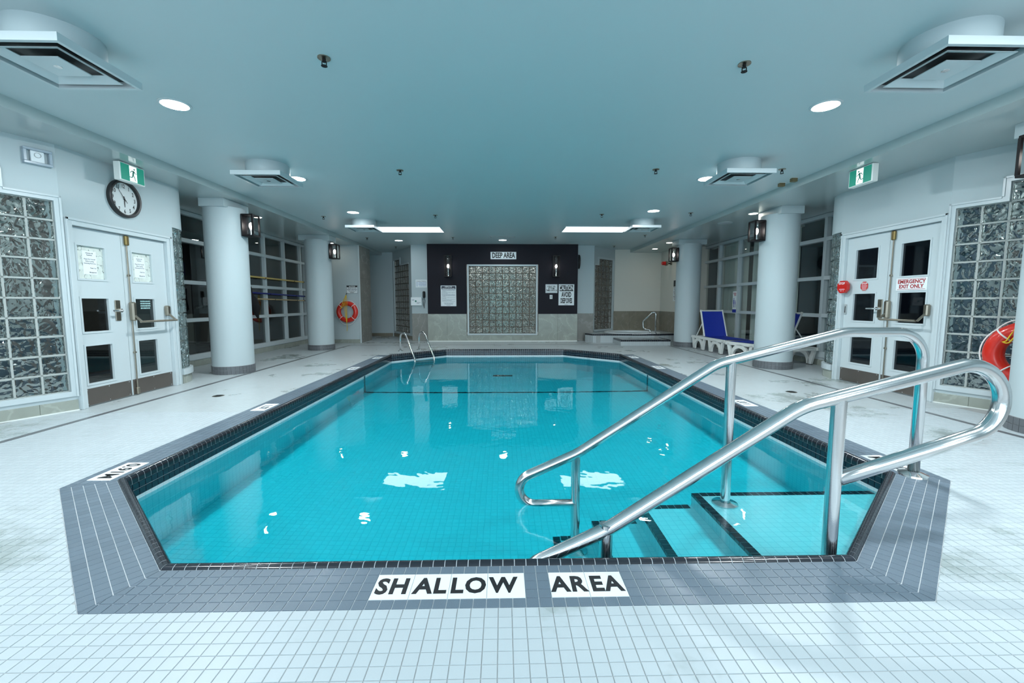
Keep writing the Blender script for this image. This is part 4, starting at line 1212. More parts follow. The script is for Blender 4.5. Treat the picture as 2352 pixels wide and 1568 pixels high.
# ------------------------------------------------------------------ lantern sconces
def sconce(x, y, z, ang, w, h, lab, grp):
    """lantern on a vertical surface; local +x points away from the wall"""
    t = thing('wall_lantern', lab, 'lamp', (x, y, z), ang, group=grp)
    hw = w/2
    MB().cbox(0, 0.018, -hw*0.95, hw*0.95, -h/2, h/2, 0.003).build('back_plate', BLACKM, t)
    b = MB(); b.cbox(0.018, 0.20, -hw, hw, h/2-0.022, h/2, 0.003); b.build('top_cap', BLACKM, t)
    b = MB(); b.cbox(0.018, 0.20, -hw, hw, -h/2, -h/2+0.022, 0.003); b.build('bottom_plate', BLACKM, t)
    for sy in (-1, 1):
        MB().box(0.176, 0.200, sy*hw-0.012-0.010*sy, sy*hw+0.012-0.010*sy, -h/2+0.02, h/2-0.02).build('corner_bar', BLACKM, t)
    MB().lathe([(0.062, -h/2+0.022), (0.062, h/2-0.022)], 24, 0.105, 0).build('glass_cylinder', CLEARG, t, smooth=True)
    MB().cyl(0.105, 0, 0.018, -h/2+0.022, -0.055, 14).build('lamp_holder', CHROME, t)
    MB().lathe([(0.0001, -0.055), (0.014, -0.05), (0.03, -0.01), (0.03, 0.012), (0.018, 0.045), (0.0001, 0.055)], 18, 0.105, 0).build('bulb', E_BULB, t, smooth=True)
for (x, y, cap, l), nm in zip(COLS, ('before the gym windows', 'near the hanging lifebuoy', 'beside the loungers', 'beside the spa', 'beside the second lifebuoy')):
    s = 1 if x < 0 else -1
    sconce(x+s*0.311, y, 2.45, 0 if s > 0 else math.pi, 0.21, 0.36, 'black lantern sconce with a clear glass cylinder on the column ' + nm, 'lantern sconces on the columns')
for x, l in ((-1.63, 'tall black lantern sconce above the health regulations sign'), (1.60, 'tall black lantern sconce above the caution sign')):
    sconce(x, 12.95, 2.265, R(-90), 0.22, 0.64, l, 'tall lantern sconces on the charcoal wall')

# ------------------------------------------------------------------ charcoal back wall and alcoves
YB0 = 12.95
b = MB(); ZW0 = 0.84
b.box(-2.27, -1.10, YB0, YB0+0.18, ZW0, ZC); b.box(1.08, 2.27, YB0, YB0+0.18, ZW0, ZC); b.box(-1.10, 1.08, YB0, YB0+0.18, 2.33, ZC)
WB = tag(b.build('wall_back', DARKW), 'charcoal painted accent wall behind the deep end', 'wall', kind='structure')
for x0, x1 in ((-2.27, -1.69), (-1.688, -1.10), (1.08, 1.67), (1.672, 2.27)):
    MB().cbox(x0, x1, YB0-0.018, YB0+0.16, 0.03, ZW0, 0.002).build('marble_panel', MARB, WB)
MB().cbox(-1.10, 1.08, YB0-0.018, YB0+0.16, 0.03, 0.19, 0.002).build('marble_panel', MARB, WB)
MB().box(-2.27, 2.27, YB0-0.04, YB0+0.1, 0, 0.03).build('base_cove', WPLAS, WB)
W8 = thing('window_8', 'square window of wavy glass blocks in the charcoal wall', 'window', (-0.01, YB0, 0)); W8['kind'] = 'structure'
block_panel(W8, [(-BP*5+i*BP, 10) for i in range(10)], 0.245, m=BLOCKF)
for ch in W8.children: ch.location.y += 0.07
k = 0.05; x1 = BP*5; z0 = 0.245; z1 = z0+10*BP
b = MB(); b.cbox(-x1-k, -x1, -0.03, 0.12, z0-k, z1+k, 0.004); b.cbox(x1, x1+k, -0.03, 0.12, z0-k, z1+k, 0.004); b.cbox(-x1, x1, -0.03, 0.12, z1, z1+k, 0.004); b.cbox(-x1, x1, -0.03, 0.12, z0-k, z0, 0.004)
b.build('frame', TRIMW, W8)
# pilasters
for s, l, m in ((-1, 'white pilaster with the emergency phone beside the charcoal wall', MARBG), (1, 'white pilaster between the charcoal wall and the spa alcove', MARBG)):
    x0, x1 = (-2.80, -2.27) if s < 0 else (2.27, 2.82)
    b = MB(); b.box(x0, x1, 13.2, 13.4, 0.85, ZC)
    o = tag(b.build('wall_back_pilaster_%s' % ('left' if s < 0 else 'right'), WHITE), l, 'wall', kind='structure')
    MB().cbox(x0, x1, 13.185, 13.4, 0.0, 0.85, 0.002).build('marble_panel', m, o)
    MB().box(s*2.27-0.01 if s < 0 else 2.19, s*2.27+0.08 if s < 0 else 2.28, 12.98, 13.21, 0, ZC).build('side_return', WHITE, o)
# angled alcove walls with glass blocks
def alcove(name, wname, A, Bp, ntall, nlow, z0, rows, lab, wl, start):
    A = Vector(A); Bv = Vector(Bp); d = (Bv-A); L = d.length; ang = math.atan2(d.y, d.x)
    root = thing(name, wl, 'wall', (A.x, A.y, 0), ang); root['kind'] = 'structure'
    xs = start; xt = xs+ntall*BP; xe = xt+nlow*BP
    f = 1 if A.x < Bp[0] else -1           # room on local -y*f side
    def yb(a, c): return (min(a*f, c*f), max(a*f, c*f))
    b = MB(); t1 = z0+rows*BP; t2 = z0+(rows-1)*BP
    b.box(0, xs, *yb(0, 0.15), 0, ZC); b.box(xs, xe, *yb(0, 0.15), 0, z0); b.box(xs, xt, *yb(0, 0.15), t1, ZC); b.box(xt, xe, *yb(0, 0.15), t2, ZC); b.box(xe, L, *yb(0, 0.15), 0, ZC)
    b.build('wall_panel', WHITE, root)
    k = 0.06; b = MB()
    b.box(xs-k, xs, *yb(-0.02, 0), z0-k, t1+k); b.box(xs, xt+k, *yb(-0.02, 0), t1, t1+k); b.box(xt, xt+k, *yb(-0.02, 0), t2, t1); b.box(xt, xe, *yb(-0.02, 0), t2, t2+k*0.6); b.box(xs, xe, *yb(-0.02, 0), z0-k, z0)
    b.build('moulding', TRIMW, root)
    MB().box(0, L, *yb(-0.012, 0), 0, 0.11).build('base_tile', MARBB, root)
    W = thing(wname, lab, 'window', (A.x, A.y, 0), ang); W['kind'] = 'structure'
    block_panel(W, [(xs+i*BP, rows) for i in range(ntall)] + [(xt+i*BP, rows-1) for i in range(nlow)], z0, m=BLOCKF)
    for ch in W.children: ch.location.y += 0.06*f
alcove('wall_back_left_alcove', 'window_9', (-3.86, 15.15), (-2.72, 13.38), 3, 4, 0.19, 12, 'narrow stepped glass block window in the alcove beyond the ladder', 'white angled wall in the alcove beyond the ladder', 0.14)
alcove('wall_back_right_alcove', 'window_10', (3.72, 14.2), (2.78, 13.3), 4, 1, 0.33, 11, 'narrow stepped glass block window beside the spa tub', 'white angled wall beside the spa tub', 0.12)
b = MB(); b.box(-9, -3.80, 15.15, 15.3, 0, ZC+0.05)
o = tag(b.build('wall_back_left_end', WHITE), 'white end wall of the alcove beyond the ladder', 'wall', kind='structure')
MB().box(-5.5, -3.9, 15.135, 15.15, 0, 0.11).build('base_tile', MARBB, o)
b = MB(); b.box(3.66, 5.42, 14.2, 14.35, 0.9, ZC+0.05)
o = tag(b.build('wall_back_right_end', mat('spa_wall_paint', (0.68, 0.68, 0.62), 0.5)), 'pale end wall of the spa alcove', 'wall', kind='structure')
for k in range(3): MB().cbox(3.66+k*0.587, 3.66+(k+1)*0.587-0.002, 14.185, 14.35, 0, 0.9, 0.002).build('marble_panel', MARBB, o)
b = MB(); b.box(5.27, 5.42, 12.5, 14.2, 0.9, ZC); b.box(5.42, 6.1, 12.6, 12.75, 0.9, ZC); b.box(5.27, 5.42, 12.5, 12.75, 0.9, ZC)
o = tag(b.build('wall_right_alcove', MATS['spa_wall_paint']), 'pale side wall of the spa alcove with the red strobe', 'wall', kind='structure')
for k in range(3): MB().cbox(5.255, 5.42, 12.5+k*0.567, 12.5+(k+1)*0.567-0.002, 0, 0.9, 0.002).build('marble_panel', MARBB, o)
MB().box(5.42, 6.1, 12.585, 12.75, 0, 0.9).build('marble_panel', MARBB, o)
# lifebuoy wall
b = MB(); b.box(-5.8, -4.17, 12.55, 12.72, 0.11, ZS)
o = tag(b.build('wall_back_left', WHITE), 'white wall carrying the hanging lifebuoy and notice', 'wall', kind='structure')
for k in range(5): MB().cbox(-5.72+k*0.31, -5.72+(k+1)*0.31-0.002, 12.538, 12.72, 0, 0.11, 0.002).build('base_tile', MARB, o)
for z0, z1 in ((0.0, 0.95), (0.952, 1.9), (1.902, ZS)):
    MB().cbox(-4.172, -4.155, 12.56, 13.55, z0, z1, 0.002).build('marble_panel', MARBG, o)
MB().box(-4.5, -4.172, 12.72, 13.55, 0, ZS).build('pier', WHITE, o)
MB().cbox(-4.19, -4.15, 12.535, 12.56, 0, ZS, 0.003).build('corner_bead', TRIMW, o)
MB().box(-9, -4.5, 13.0, 13.1, 0, ZS).build('inner_wall', WHITE, o)
# changing room behind
tag(MB().box(-0.6, 0.6, 15.5, 15.6, 0, 2.2).build('changing_room_panel', mat('teal_locker_paint', (0.20, 0.33, 0.35), 0.4)), 'pale teal panel seen blurred behind the glass block window', 'panel')
for x, y in ((-1.1, 14.6), (1.1, 14.6), (0.0, 16.2)):
    t = thing('changing_room_light', 'bright lamp in the changing room behind the glass blocks', 'light', (x, y, ZC), group='lamps in the changing room')
    MB().box(-0.3, 0.3, -0.12, 0.12, -0.05, -0.005).build('lens', E_ROOM, t)
    MB().box(-0.32, 0.32, -0.14, 0.14, -0.02, 0).build('frame', TRIMW, t)

# ------------------------------------------------------------------ signs on the charcoal wall
def greek(t, x0, x1, z, h, m, y=-0.0065, seed=0):
    rnd = random.Random(seed); b = MB(); x = x0
    while x < x1:
        w = rnd.uniform(0.012, 0.04); b.box(x, min(x+w, x1), y-0.0004, y, z-h/2, z+h/2); x += w+0.008
    return b
def fine_lines(t, rows, h, m, y=-0.0065):
    b = MB()
    for i, (x0, x1, z) in enumerate(rows):
        q = greek(t, x0, x1, z, h, m, y, i); b.add(q.v, q.f)
    b.build('fine_print', m, t)
def sign(name, lab, x, z, w, h, y=YB0, m=SIGNW, cat='sign'):
    t = thing(name, lab, cat, (x, y, z))
    MB().cbox(-w/2, w/2, -0.006, 0, -h/2, h/2, 0.001).build('plate', m, t)
    return t
t = sign('deep_area_sign', 'white DEEP AREA sign high on the charcoal wall', 0.02, 2.59, 0.77, 0.215)
letters(t, 'DEEP AREA', (0, -0.0070, 0.0), 0.215, INK, '-y', bold=0.035, sx=0.64)
t = sign('health_sign', 'white HEALTH REGULATIONS sign on the charcoal wall', -1.64, 1.385, 0.465, 0.62)
MB().box(-0.21, 0.21, -0.0068, -0.006, 0.20, 0.29).build('header', NAVY, t)
letters(t, 'HEALTH', (0, -0.0074, 0.268), 0.045, INKW, '-y', bold=0.02, sx=1.3)
letters(t, 'REGULATIONS', (0, -0.0074, 0.224), 0.045, INKW, '-y', bold=0.02, sx=1.25)
rows = [(-0.20, 0.2, 0.175), (-0.19, 0.2, 0.152), (-0.19, -0.05, 0.131), (-0.2, 0.2, 0.097), (-0.19, -0.02, 0.073), (-0.2, 0.2, 0.045), (-0.19, 0.2, 0.021), (-0.19, 0.2, -0.003), (-0.19, -0.08, -0.02),
        (-0.2, 0.2, -0.058), (-0.19, -0.06, -0.078), (-0.2, 0.2, -0.113), (-0.19, 0.09, -0.136), (-0.2, 0.2, -0.166), (-0.15, 0.16, -0.21), (-0.12, 0.13, -0.232), (-0.12, 0.13, -0.254), (-0.06, 0.06, -0.282)]
fine_lines(t, rows, 0.010, INKG)
t = sign('caution_sign', 'white CAUTION AVOID DEEP DIVES sign on the charcoal wall', 1.93, 1.42, 0.475, 0.635)
MB().box(-0.205, 0.205, -0.0068, -0.006, 0.11, 0.29).build('header', INK, t)
letters(t, 'CAUTION', (0, -0.0078, 0.20), 0.20, INKW, '-y', bold=0.025, sx=0.47)
letters(t, 'AVOID', (0, -0.0074, 0.0), 0.205, INK, '-y', bold=0.04, sx=0.46)
letters(t, 'DEEP DIVES', (0, -0.0074, -0.185), 0.20, INK, '-y', bold=0.04, sx=0.345)
fine_lines(t, [(-0.05, 0.05, -0.295)], 0.008, INK)
t = sign('spa_switch_sign', 'small white PUBLIC SPA JET PUMP TIMER SWITCH sign', 1.475, 1.605, 0.36, 0.26)
b = MB(); b.box(-0.165, 0.165, -0.0066, -0.006, 0.110, 0.114); b.box(-0.165, 0.165, -0.0066, -0.006, -0.114, -0.110); b.box(-0.165, -0.161, -0.0066, -0.006, -0.11, 0.11); b.box(0.161, 0.165, -0.0066, -0.006, -0.11, 0.11); b.build('border_line', INK, t)
letters(t, 'PUBLIC SPA', (0, -0.0072, 0.058), 0.072, INK, '-y', bold=0.025, sx=0.66)
letters(t, 'JET PUMP', (0, -0.0072, 0.0), 0.072, INK, '-y', bold=0.025, sx=0.66)
letters(t, 'TIMER SWITCH', (0, -0.0072, -0.058), 0.072, INK, '-y', bold=0.025, sx=0.66)
t = thing('timer_switch', 'small white timer switch below the spa switch sign', 'switch', (1.465, YB0, 1.355))
MB().cbox(-0.042, 0.042, -0.008, 0, -0.06, 0.06, 0.003).build('wall_plate', SIGNW, t)
MB().cbox(-0.016, 0.016, -0.014, -0.008, -0.035, 0.035, 0.002).build('rocker', MATS['grey_plastic'], t)
t = thing('edge_clock', 'black round clock seen edge on at the charcoal wall end', 'clock', (2.285, 12.975, 2.41), R(90))
MB().lathe([(0.0001, -0.02), (0.19, -0.02), (0.21, -0.035), (0.21, 0.0), (0.0001, 0.0)], 32, axis='y').build('case', BLACKP, t, smooth=True)
# pilaster items
t = sign('phone_sign', 'small white emergency telephone sign above the phone', -2.50, 1.765, 0.345, 0.235, y=13.2)
letters(t, 'Emergency Telephone', (0, -0.0072, 0.075), 0.032, NAVY, '-y', bold=0.015)
fine_lines(t, [(-0.15, -0.1, 0.035), (-0.08, 0.15, 0.035), (-0.15, -0.1, 0.0), (-0.08, 0.15, 0.0), (-0.15, -0.1, -0.035), (-0.08, 0.15, -0.035), (-0.15, -0.1, -0.07), (-0.06, 0.15, -0.07)], 0.012, mat('blue_print', (0.08, 0.16, 0.45), 0.6))
t = thing('first_aid_box', 'white first aid box with a green cross on the pilaster', 'first aid box', (-2.645, 13.2, 1.22))
MB().cbox(-0.165, 0.165, -0.10, 0, -0.125, 0.125, 0.006).build('box', SIGNW, t)
b = MB(); b.box(-0.045, 0.015, -0.1015, -0.1, -0.005, 0.017); b.box(-0.026, -0.004, -0.1015, -0.1, -0.025, 0.037); b.build('cross', GREENC, t)
b = MB(); b.box(-0.13, -0.06, -0.1012, -0.1, 0.05, 0.06); b.box(-0.13, -0.06, -0.1012, -0.1, 0.03, 0.04); b.box(0.01, 0.13, -0.1012, -0.1, -0.04, -0.03); b.box(0.01, 0.09, -0.1012, -0.1, -0.065, -0.055); b.build('fine_print', INKG, t)
t = thing('wall_phone', 'black emergency wall phone hanging on the pilaster', 'phone', (-2.42, 13.2, 1.43))
MB().cbox(-0.04, 0.04, -0.05, 0, -0.10, 0.10, 0.018).build('cradle', BLACKP, t)
MB().tube([(0, -0.06, 0.085), (0.0, -0.085, 0.04), (0, -0.085, -0.05), (0, -0.06, -0.09)], [0.03, 0.018, 0.018, 0.03], 10).build('handset', BLACKP, t, smooth=True)
MB().tube([(0.0, -0.04, -0.1), (0.03, -0.04, -0.2), (0.0, -0.035, -0.33), (0.005, -0.03, -0.42), (-0.02, -0.03, -0.3), (-0.03, -0.03, -0.12)], 0.007, 6).build('cord', BLACKP, t, smooth=True)
# notice above the lifebuoy
t = sign('notice_sign', 'white NOTICE sign above the hanging lifebuoy', -4.385, 1.565, 0.325, 0.225, y=12.55)
b = MB(); b.box(-0.1625, 0.1625, -0.0066, -0.006, 0.10, 0.1125); b.box(-0.1625, 0.1625, -0.0066, -0.006, -0.1125, -0.106); b.box(-0.1625, -0.156, -0.0066, -0.006, -0.11, 0.11); b.box(0.156, 0.1625, -0.0066, -0.006, -0.11, 0.11); b.build('border_line', INK, t)
MB().box(-0.15, 0.15, -0.0068, -0.006, 0.062, 0.102).build('header', INK, t)
letters(t, 'NOTICE', (0, -0.0074, 0.082), 0.042, INKW, '-y', bold=0.02, sx=1.2)
fine_lines(t, [(-0.12, 0.12, 0.04), (-0.14, 0.14, 0.015), (-0.14, 0.14, -0.012), (-0.12, 0.13, -0.042), (-0.08, 0.08, -0.068), (-0.05, 0.05, -0.092)], 0.012, INK)
# spa rules, strobe
t = thing('spa_rules_sign', 'dark printed spa rules sign on the alcove side wall', 'sign', (5.255, 12.85, 1.55))
MB().cbox(-0.006, 0, -0.22, 0.22, -0.32, 0.32, 0.001).build('plate', SIGNW, t)
MB().box(-0.0068, -0.006, -0.21, 0.21, 0.12, 0.31).build('header', INK, t)
b = MB()
for k in range(9): b.box(-0.0066, -0.006, -0.19, 0.19-0.03*(k % 3), 0.085-k*0.045, 0.10-k*0.045)
b.build('fine_print', INK, t)
t = thing('alarm_strobe', 'red alarm strobe light sticking out of the spa alcove wall', 'strobe', (5.255, 13.3, 2.40))
MB().lathe([(0.0001, 0), (0.05, 0), (0.05, -0.03), (0.0001, -0.03)], 18, axis='x').build('base', STEELD, t)
MB().tube([(-0.03, 0, 0), (-0.12, 0, 0)], 0.018, 10).build('stem', BLACKM, t)
MB().lathe([(0.0001, -0.12), (0.065, -0.12), (0.075, -0.15), (0.075, -0.19), (0.0001, -0.19)], 20, axis='x').build('housing', STEELD, t, smooth=True)
MB().lathe([(0.058, -0.19), (0.056, -0.27), (0.045, -0.30), (0.0001, -0.305)], 20, axis='x').build('lens', REDP, t, smooth=True)
# small sign on the lounger windows
t = thing('height_sign', 'small white sign with two blue figures on the lounger window', 'sign', (5.975, 10.88, 1.2))
MB().box(-0.003, 0, -0.09, 0.09, -0.27, 0.27).build('plate', SIGNW, t)
BL = mat('blue_sign_print', (0.01, 0.03, 0.35), 0.5)
MB().box(-0.0038, -0.003, -0.09, 0.09, -0.27, -0.19).build('base_band', BL, t)
b = MB()
for y, s in ((0.03, 1.0), (-0.035, 0.7)):
    b.xprism([(y+0.016*s*math.cos(R(a)), 0.085*s-0.07*(1-s)+0.016*s*math.sin(R(a))) for a in range(0, 360, 40)], -0.0038, -0.003)
    b.box(-0.0038, -0.003, y-0.018*s, y+0.018*s, -0.05-0.03*(1-s), 0.06*s-0.07*(1-s)); b.box(-0.0038, -0.003, y-0.015*s, y-0.003, -0.14, -0.05); b.box(-0.0038, -0.003, y+0.003, y+0.015*s, -0.14, -0.05)
b.build('figures', BL, t)
b = MB()
for k in range(3): b.box(-0.0036, -0.003, -0.07, 0.07-0.02*k, 0.22-k*0.03, 0.235-k*0.03)
b.build('fine_print', INKR, t)

# ------------------------------------------------------------------ clock and exit signs
t = thing('wall_clock', 'round black rimmed wall clock above the double doors', 'clock', (-4.69, 5.49, 2.455))
MB().lathe([(0.19, 0.004), (0.19, 0.03), (0.195, 0.045), (0.215, 0.05), (0.225, 0.04), (0.225, 0.0), (0.19, 0.004)], 48, axis='x').build('rim', BLACKP, t, smooth=True)
MB().lathe([(0.0001, 0.012), (0.192, 0.012), (0.192, 0.0), (0.0001, 0.0)], 48, axis='x').build('dial', mat('clock_dial', (0.62, 0.66, 0.66), 0.35), t)
for k in range(1, 13):
    a = R(90-30*k)
    letters(t, str(k), (0.0128, 0.152*math.cos(a), 0.152*math.sin(a)), 0.066, INK, '+x', bold=0.022, sx=0.72, ext=0.0003)
def hand(ang, l, w, nm, x):
    a = R(90-ang); c, s_ = math.cos(a), math.sin(a); b = MB()
    b.xprism([(c*q-s_*p, s_*q+c*p) for q, p in ((-0.03, -w), (l, -w*0.5), (l, w*0.5), (-0.03, w))], x, x+0.0015); b.build(nm, INK, t)
hand(178, 0.10, 0.006, 'hour_hand', 0.016); hand(324, 0.145, 0.004, 'minute_hand', 0.019); hand(140, 0.06, 0.005, 'second_hand', 0.021)
MB().lathe([(0.0001, 0.024), (0.008, 0.024), (0.008, 0.012), (0.0001, 0.012)], 12, axis='x').build('hub', INK, t)

def exit_sign(x, y, z, s, lab):
    t = thing('exit_sign', lab, 'exit sign', (x, y, z))
    def xx(a, c): return (min(a*s, c*s), max(a*s, c*s))
    w, h = 0.175, 0.105
    MB().cbox(*xx(0.0, 0.075), -w, w, -h, h, 0.006).build('housing', WPLAS, t)
    MB().box(*xx(0.075, 0.0765), -w+0.015, w-0.015, -h+0.012, h-0.012).build('green_face', E_GREEN, t)
    q = s
    MB().box(*xx(0.0765, 0.0775), -0.045, 0.055, -h+0.016, h-0.016).build('white_doorway', E_WHITE, t)
    b = MB()
    def P(a, c): return (a, c)
    def limb(p, q_, w_):
        d = Vector((q_[0]-p[0], q_[1]-p[1])); n = Vector((-d.y, d.x)).normalized()*w_/2
        b.xprism([(p[0]+n.x, p[1]+n.y), (q_[0]+n.x, q_[1]+n.y), (q_[0]-n.x, q_[1]-n.y), (p[0]-n.x, p[1]-n.y)], *xx(0.0775, 0.0782))
    b.xprism([(0.022+0.011*math.cos(R(a)), 0.058+0.011*math.sin(R(a))) for a in range(0, 360, 30)], *xx(0.0775, 0.0782))
    for p, q_, w_ in (((0.012,0.04),(0.0,-0.012),0.024),((0.012,0.036),(-0.022,0.03),0.010),((-0.022,0.03),(-0.036,0.006),0.009),((0.014,0.034),(0.034,0.014),0.010),((0.034,0.014),(0.052,0.012),0.008),
                      ((0.0,-0.012),(0.022,-0.038),0.013),((0.022,-0.038),(0.03,-0.075),0.010),((-0.002,-0.012),(-0.016,-0.044),0.013),((-0.016,-0.044),(-0.05,-0.042),0.010)): limb(p, q_, w_)
    b.build('running_figure', GREENC, t)
    MB().cbox(*xx(0.015, 0.06), -0.10, 0.10, h, ZS-z, 0.003).build('canopy', WPLAS, t)
    return t
exit_sign(-4.515, 5.36, 2.715, 1, 'lit green running man exit sign above the clock')
exit_sign(4.45, 5.27, 2.722, -1, 'lit green running man exit sign above the emergency exit')

# boxed thermostat on the bay wall
ang = math.atan2(dl.y, dl.x)
p = Vector((-4.69, 4.715))+dl*0.14
t = thing('guarded_thermostat', 'white thermostat in a clear grey guard beside the clock wall', 'thermostat', (p.x, p.y, 2.655), ang)
b = MB(); b.cbox(-0.105, 0.105, 0, 0.05, 0.055, 0.08, 0.004); b.cbox(-0.105, 0.105, 0, 0.05, -0.08, -0.055, 0.004); b.cbox(-0.105, -0.08, 0, 0.05, -0.055, 0.055, 0.004); b.cbox(0.08, 0.105, 0, 0.05, -0.055, 0.055, 0.004)
b.build('guard', mat('grey_clear_plastic', (0.35, 0.42, 0.48), 0.2), t)
MB().cbox(-0.05, 0.05, 0.0, 0.03, -0.055, 0.055, 0.004).build('body', SIGNW, t)
MB().lathe([(0.026, 0.030), (0.026, 0.036), (0.022, 0.036), (0.022, 0.030)], 20, 0, 0, 0.015, axis='y').build('dial_ring', MATS['grey_plastic'], t)

# ------------------------------------------------------------------ handrails
def rail(path, rad, r, n=16):
    return MB().tube(fillet(path, rad, 10), r, n)
RR = 0.033
def flange(t, x, z):
    MB().lathe([(RR, 0.03), (RR+0.012, 0.026), (0.082, 0.012), (0.085, 0.0), (0.0001, 0.0)], 28, x, 0, z).build('flange', STEEL, t, smooth=True)
YA = 2.77
t = thing('handrail', 'stainless handrail with a post on the grey border at the pool steps', 'handrail', (0, YA, 0), group='stainless handrails at the pool steps')
def arc(cx, cz, r, a0, a1, n=16): return [(cx+r*math.cos(R(a0+(a1-a0)*k/n)), 0, cz+r*math.sin(R(a0+(a1-a0)*k/n))) for k in range(n+1)]
lo = arc(0.22, -0.075, 0.11, -90, -246)
MB().tube([(0.49, 0, -0.185)] + lo[:-1] + [tuple(p) for p in fillet([lo[-1], (0.50, 0, 0.170), (1.42, 0, 0.775), (2.27, 0, 0.985), (2.82, 0, 0.985), (2.82, 0, 0.0)], [0.6, 0.35, 0.35, 0.19], 12)], RR, 18).build('rail', STEEL, t, smooth=True, ang=0)
for x, zb, zt in ((0.49, zs[0], 0.17), (1.52, zs[3], 0.79)):
    MB().tube([(x, 0, zb), (x, 0, zt)], RR*0.94, 16).build('post', STEEL, t, smooth=True); flange(t, x, zb)
flange(t, 2.82, 0.0)
YN = 1.93
t = thing('handrail', 'stainless handrail with a looped end beside the lettered floor plates', 'handrail', (0, YN, 0), group='stainless handrails at the pool steps')
lo = arc(0.22, -0.15, 0.11, -90, -246); up = arc(2.19, 0.715, 0.172, 104, -71.7, 22)
MB().tube([(0.49, 0, -0.26)] + lo[:-1] + [tuple(p) for p in fillet([lo[-1], (0.50, 0, 0.105), (1.40, 0, 0.695), up[0]], [0.6, 0.4], 12)][:-1] + up + [(1.60, 0, 0.34)], RR, 18).build('rail', STEEL, t, smooth=True, ang=0)
for x, zb, zt in ((0.49, zs[0], 0.13), (1.58, zs[3], 0.735)):
    MB().tube([(x, 0, zb), (x, 0, zt)], RR*0.96, 16).build('post', STEEL, t, smooth=True); flange(t, x, zb)

# ladder at the far corner
t = thing('pool_ladder', 'stainless pool ladder at the far corner of the pool', 'ladder', (-2.31, 10.55, 0))
dirv = Vector((0.60, -0.80, 0)); prp = Vector((0.40, 0.28, 0))
for q in (-0.5, 0.5):
    o = prp*q
    P0 = [o+Vector((0,0,0)), o+Vector((0,0,0.44)), o+dirv*0.28+Vector((0,0,0.46)), o+dirv*0.80+Vector((0,0,-0.12)), o+dirv*0.82+Vector((0,0,-0.55)), o+dirv*0.70+Vector((0,0,-1.3))]
    MB().tube(fillet([tuple(p) for p in P0], [0.16, 0.2, 0.2, 0.2], 8), 0.023, 14).build('rail', STEEL, t, smooth=True, ang=0)
    MB().lathe([(0.023, 0.02), (0.055, 0.012), (0.06, 0.0), (0.0001, 0.0)], 20, o.x, o.y, 0).build('flange', STEEL, t, smooth=True)
for z in (-0.22, -0.5, -0.78):
    b = MB(); a = prp*-0.5+dirv*0.80; c = prp*0.5+dirv*0.80; e = dirv.normalized()*0.06
    b.add([tuple(a-e+Vector((0,0,z))), tuple(c-e+Vector((0,0,z))), tuple(c+e+Vector((0,0,z))), tuple(a+e+Vector((0,0,z))), tuple(a-e+Vector((0,0,z-0.03))), tuple(c-e+Vector((0,0,z-0.03))), tuple(c+e+Vector((0,0,z-0.03))), tuple(a+e+Vector((0,0,z-0.03)))],
          [(0,1,2,3),(7,6,5,4),(0,4,5,1),(1,5,6,2),(2,6,7,3),(3,7,4,0)]); b.build('step', WPLAS, t)

# ------------------------------------------------------------------ spa
SP = thing('spa_tub', 'raised white tiled spa tub with dark tile edging in the alcove', 'spa', (3.95, 13.3, 0))
def L_(p): return [(x-3.95, y-13.3) for x, y in p]
deckp = [(2.50, 12.85), (2.66, 12.48), (4.62, 12.42), (5.25, 12.62), (5.25, 14.18), (3.72, 14.18), (2.88, 13.16), (2.55, 13.15)]
b = MB(); pts = L_(deckp); cxp, cyp, rt = 0.10, -0.05, 0.78
nn = 48
circ = [(cxp+rt*math.cos(2*math.pi*k/nn), cyp+rt*math.sin(2*math.pi*k/nn)) for k in range(nn)]
# deck top as a fan between outline and tub circle
def ray_out(a):
    best = 9
    for i in range(len(pts)):
        p = Vector(pts[i]); q = Vector(pts[(i+1) % len(pts)]); d = Vector((math.cos(a), math.sin(a))); o = Vector((cxp, cyp))
        den = d.x*(q-p).y-d.y*(q-p).x
        if abs(den) < 1e-9: continue
        t_ = ((p-o).x*(q-p).y-(p-o).y*(q-p).x)/den; u_ = ((p-o).x*d.y-(p-o).y*d.x)/den
        if t_ > 0 and -1e-6 <= u_ <= 1+1e-6: best = min(best, t_)
    return best
angs = sorted(set([2*math.pi*k/nn for k in range(nn)] + [math.atan2(y-cyp, x-cxp) % (2*math.pi) for x, y in pts]))
vs = []; fs = []
for a in angs:
    ro = ray_out(a); vs += [(cxp+rt*math.cos(a), cyp+rt*math.sin(a), 0.255), (cxp+ro*math.cos(a), cyp+ro*math.sin(a), 0.255), (cxp+ro*math.cos(a), cyp+ro*math.sin(a), 0.0)]
for i in range(len(angs)):
    j = (i+1) % len(angs); fs += [(3*i, 3*i+1, 3*j+1, 3*j), (3*i+1, 3*i+2, 3*j+2, 3*j+1)]
b.add(vs, fs); b.build('platform', TFAR, SP)
MB().lathe([(rt+0.07, 0.256), (rt+0.06, 0.272), (rt, 0.275), (rt-0.05, 0.262), (rt-0.06, 0.2), (rt-0.10, -0.02), (rt-0.45, -0.06), (rt-0.5, -0.3), (0.001, -0.32)], 56, cxp, cyp).build('tub', SIGNW, SP, smooth=True)
MB().cyl(cxp, cyp, rt-0.05, -0.2, 0.225, 56).build('tub_water', SPAW, SP)
et = None
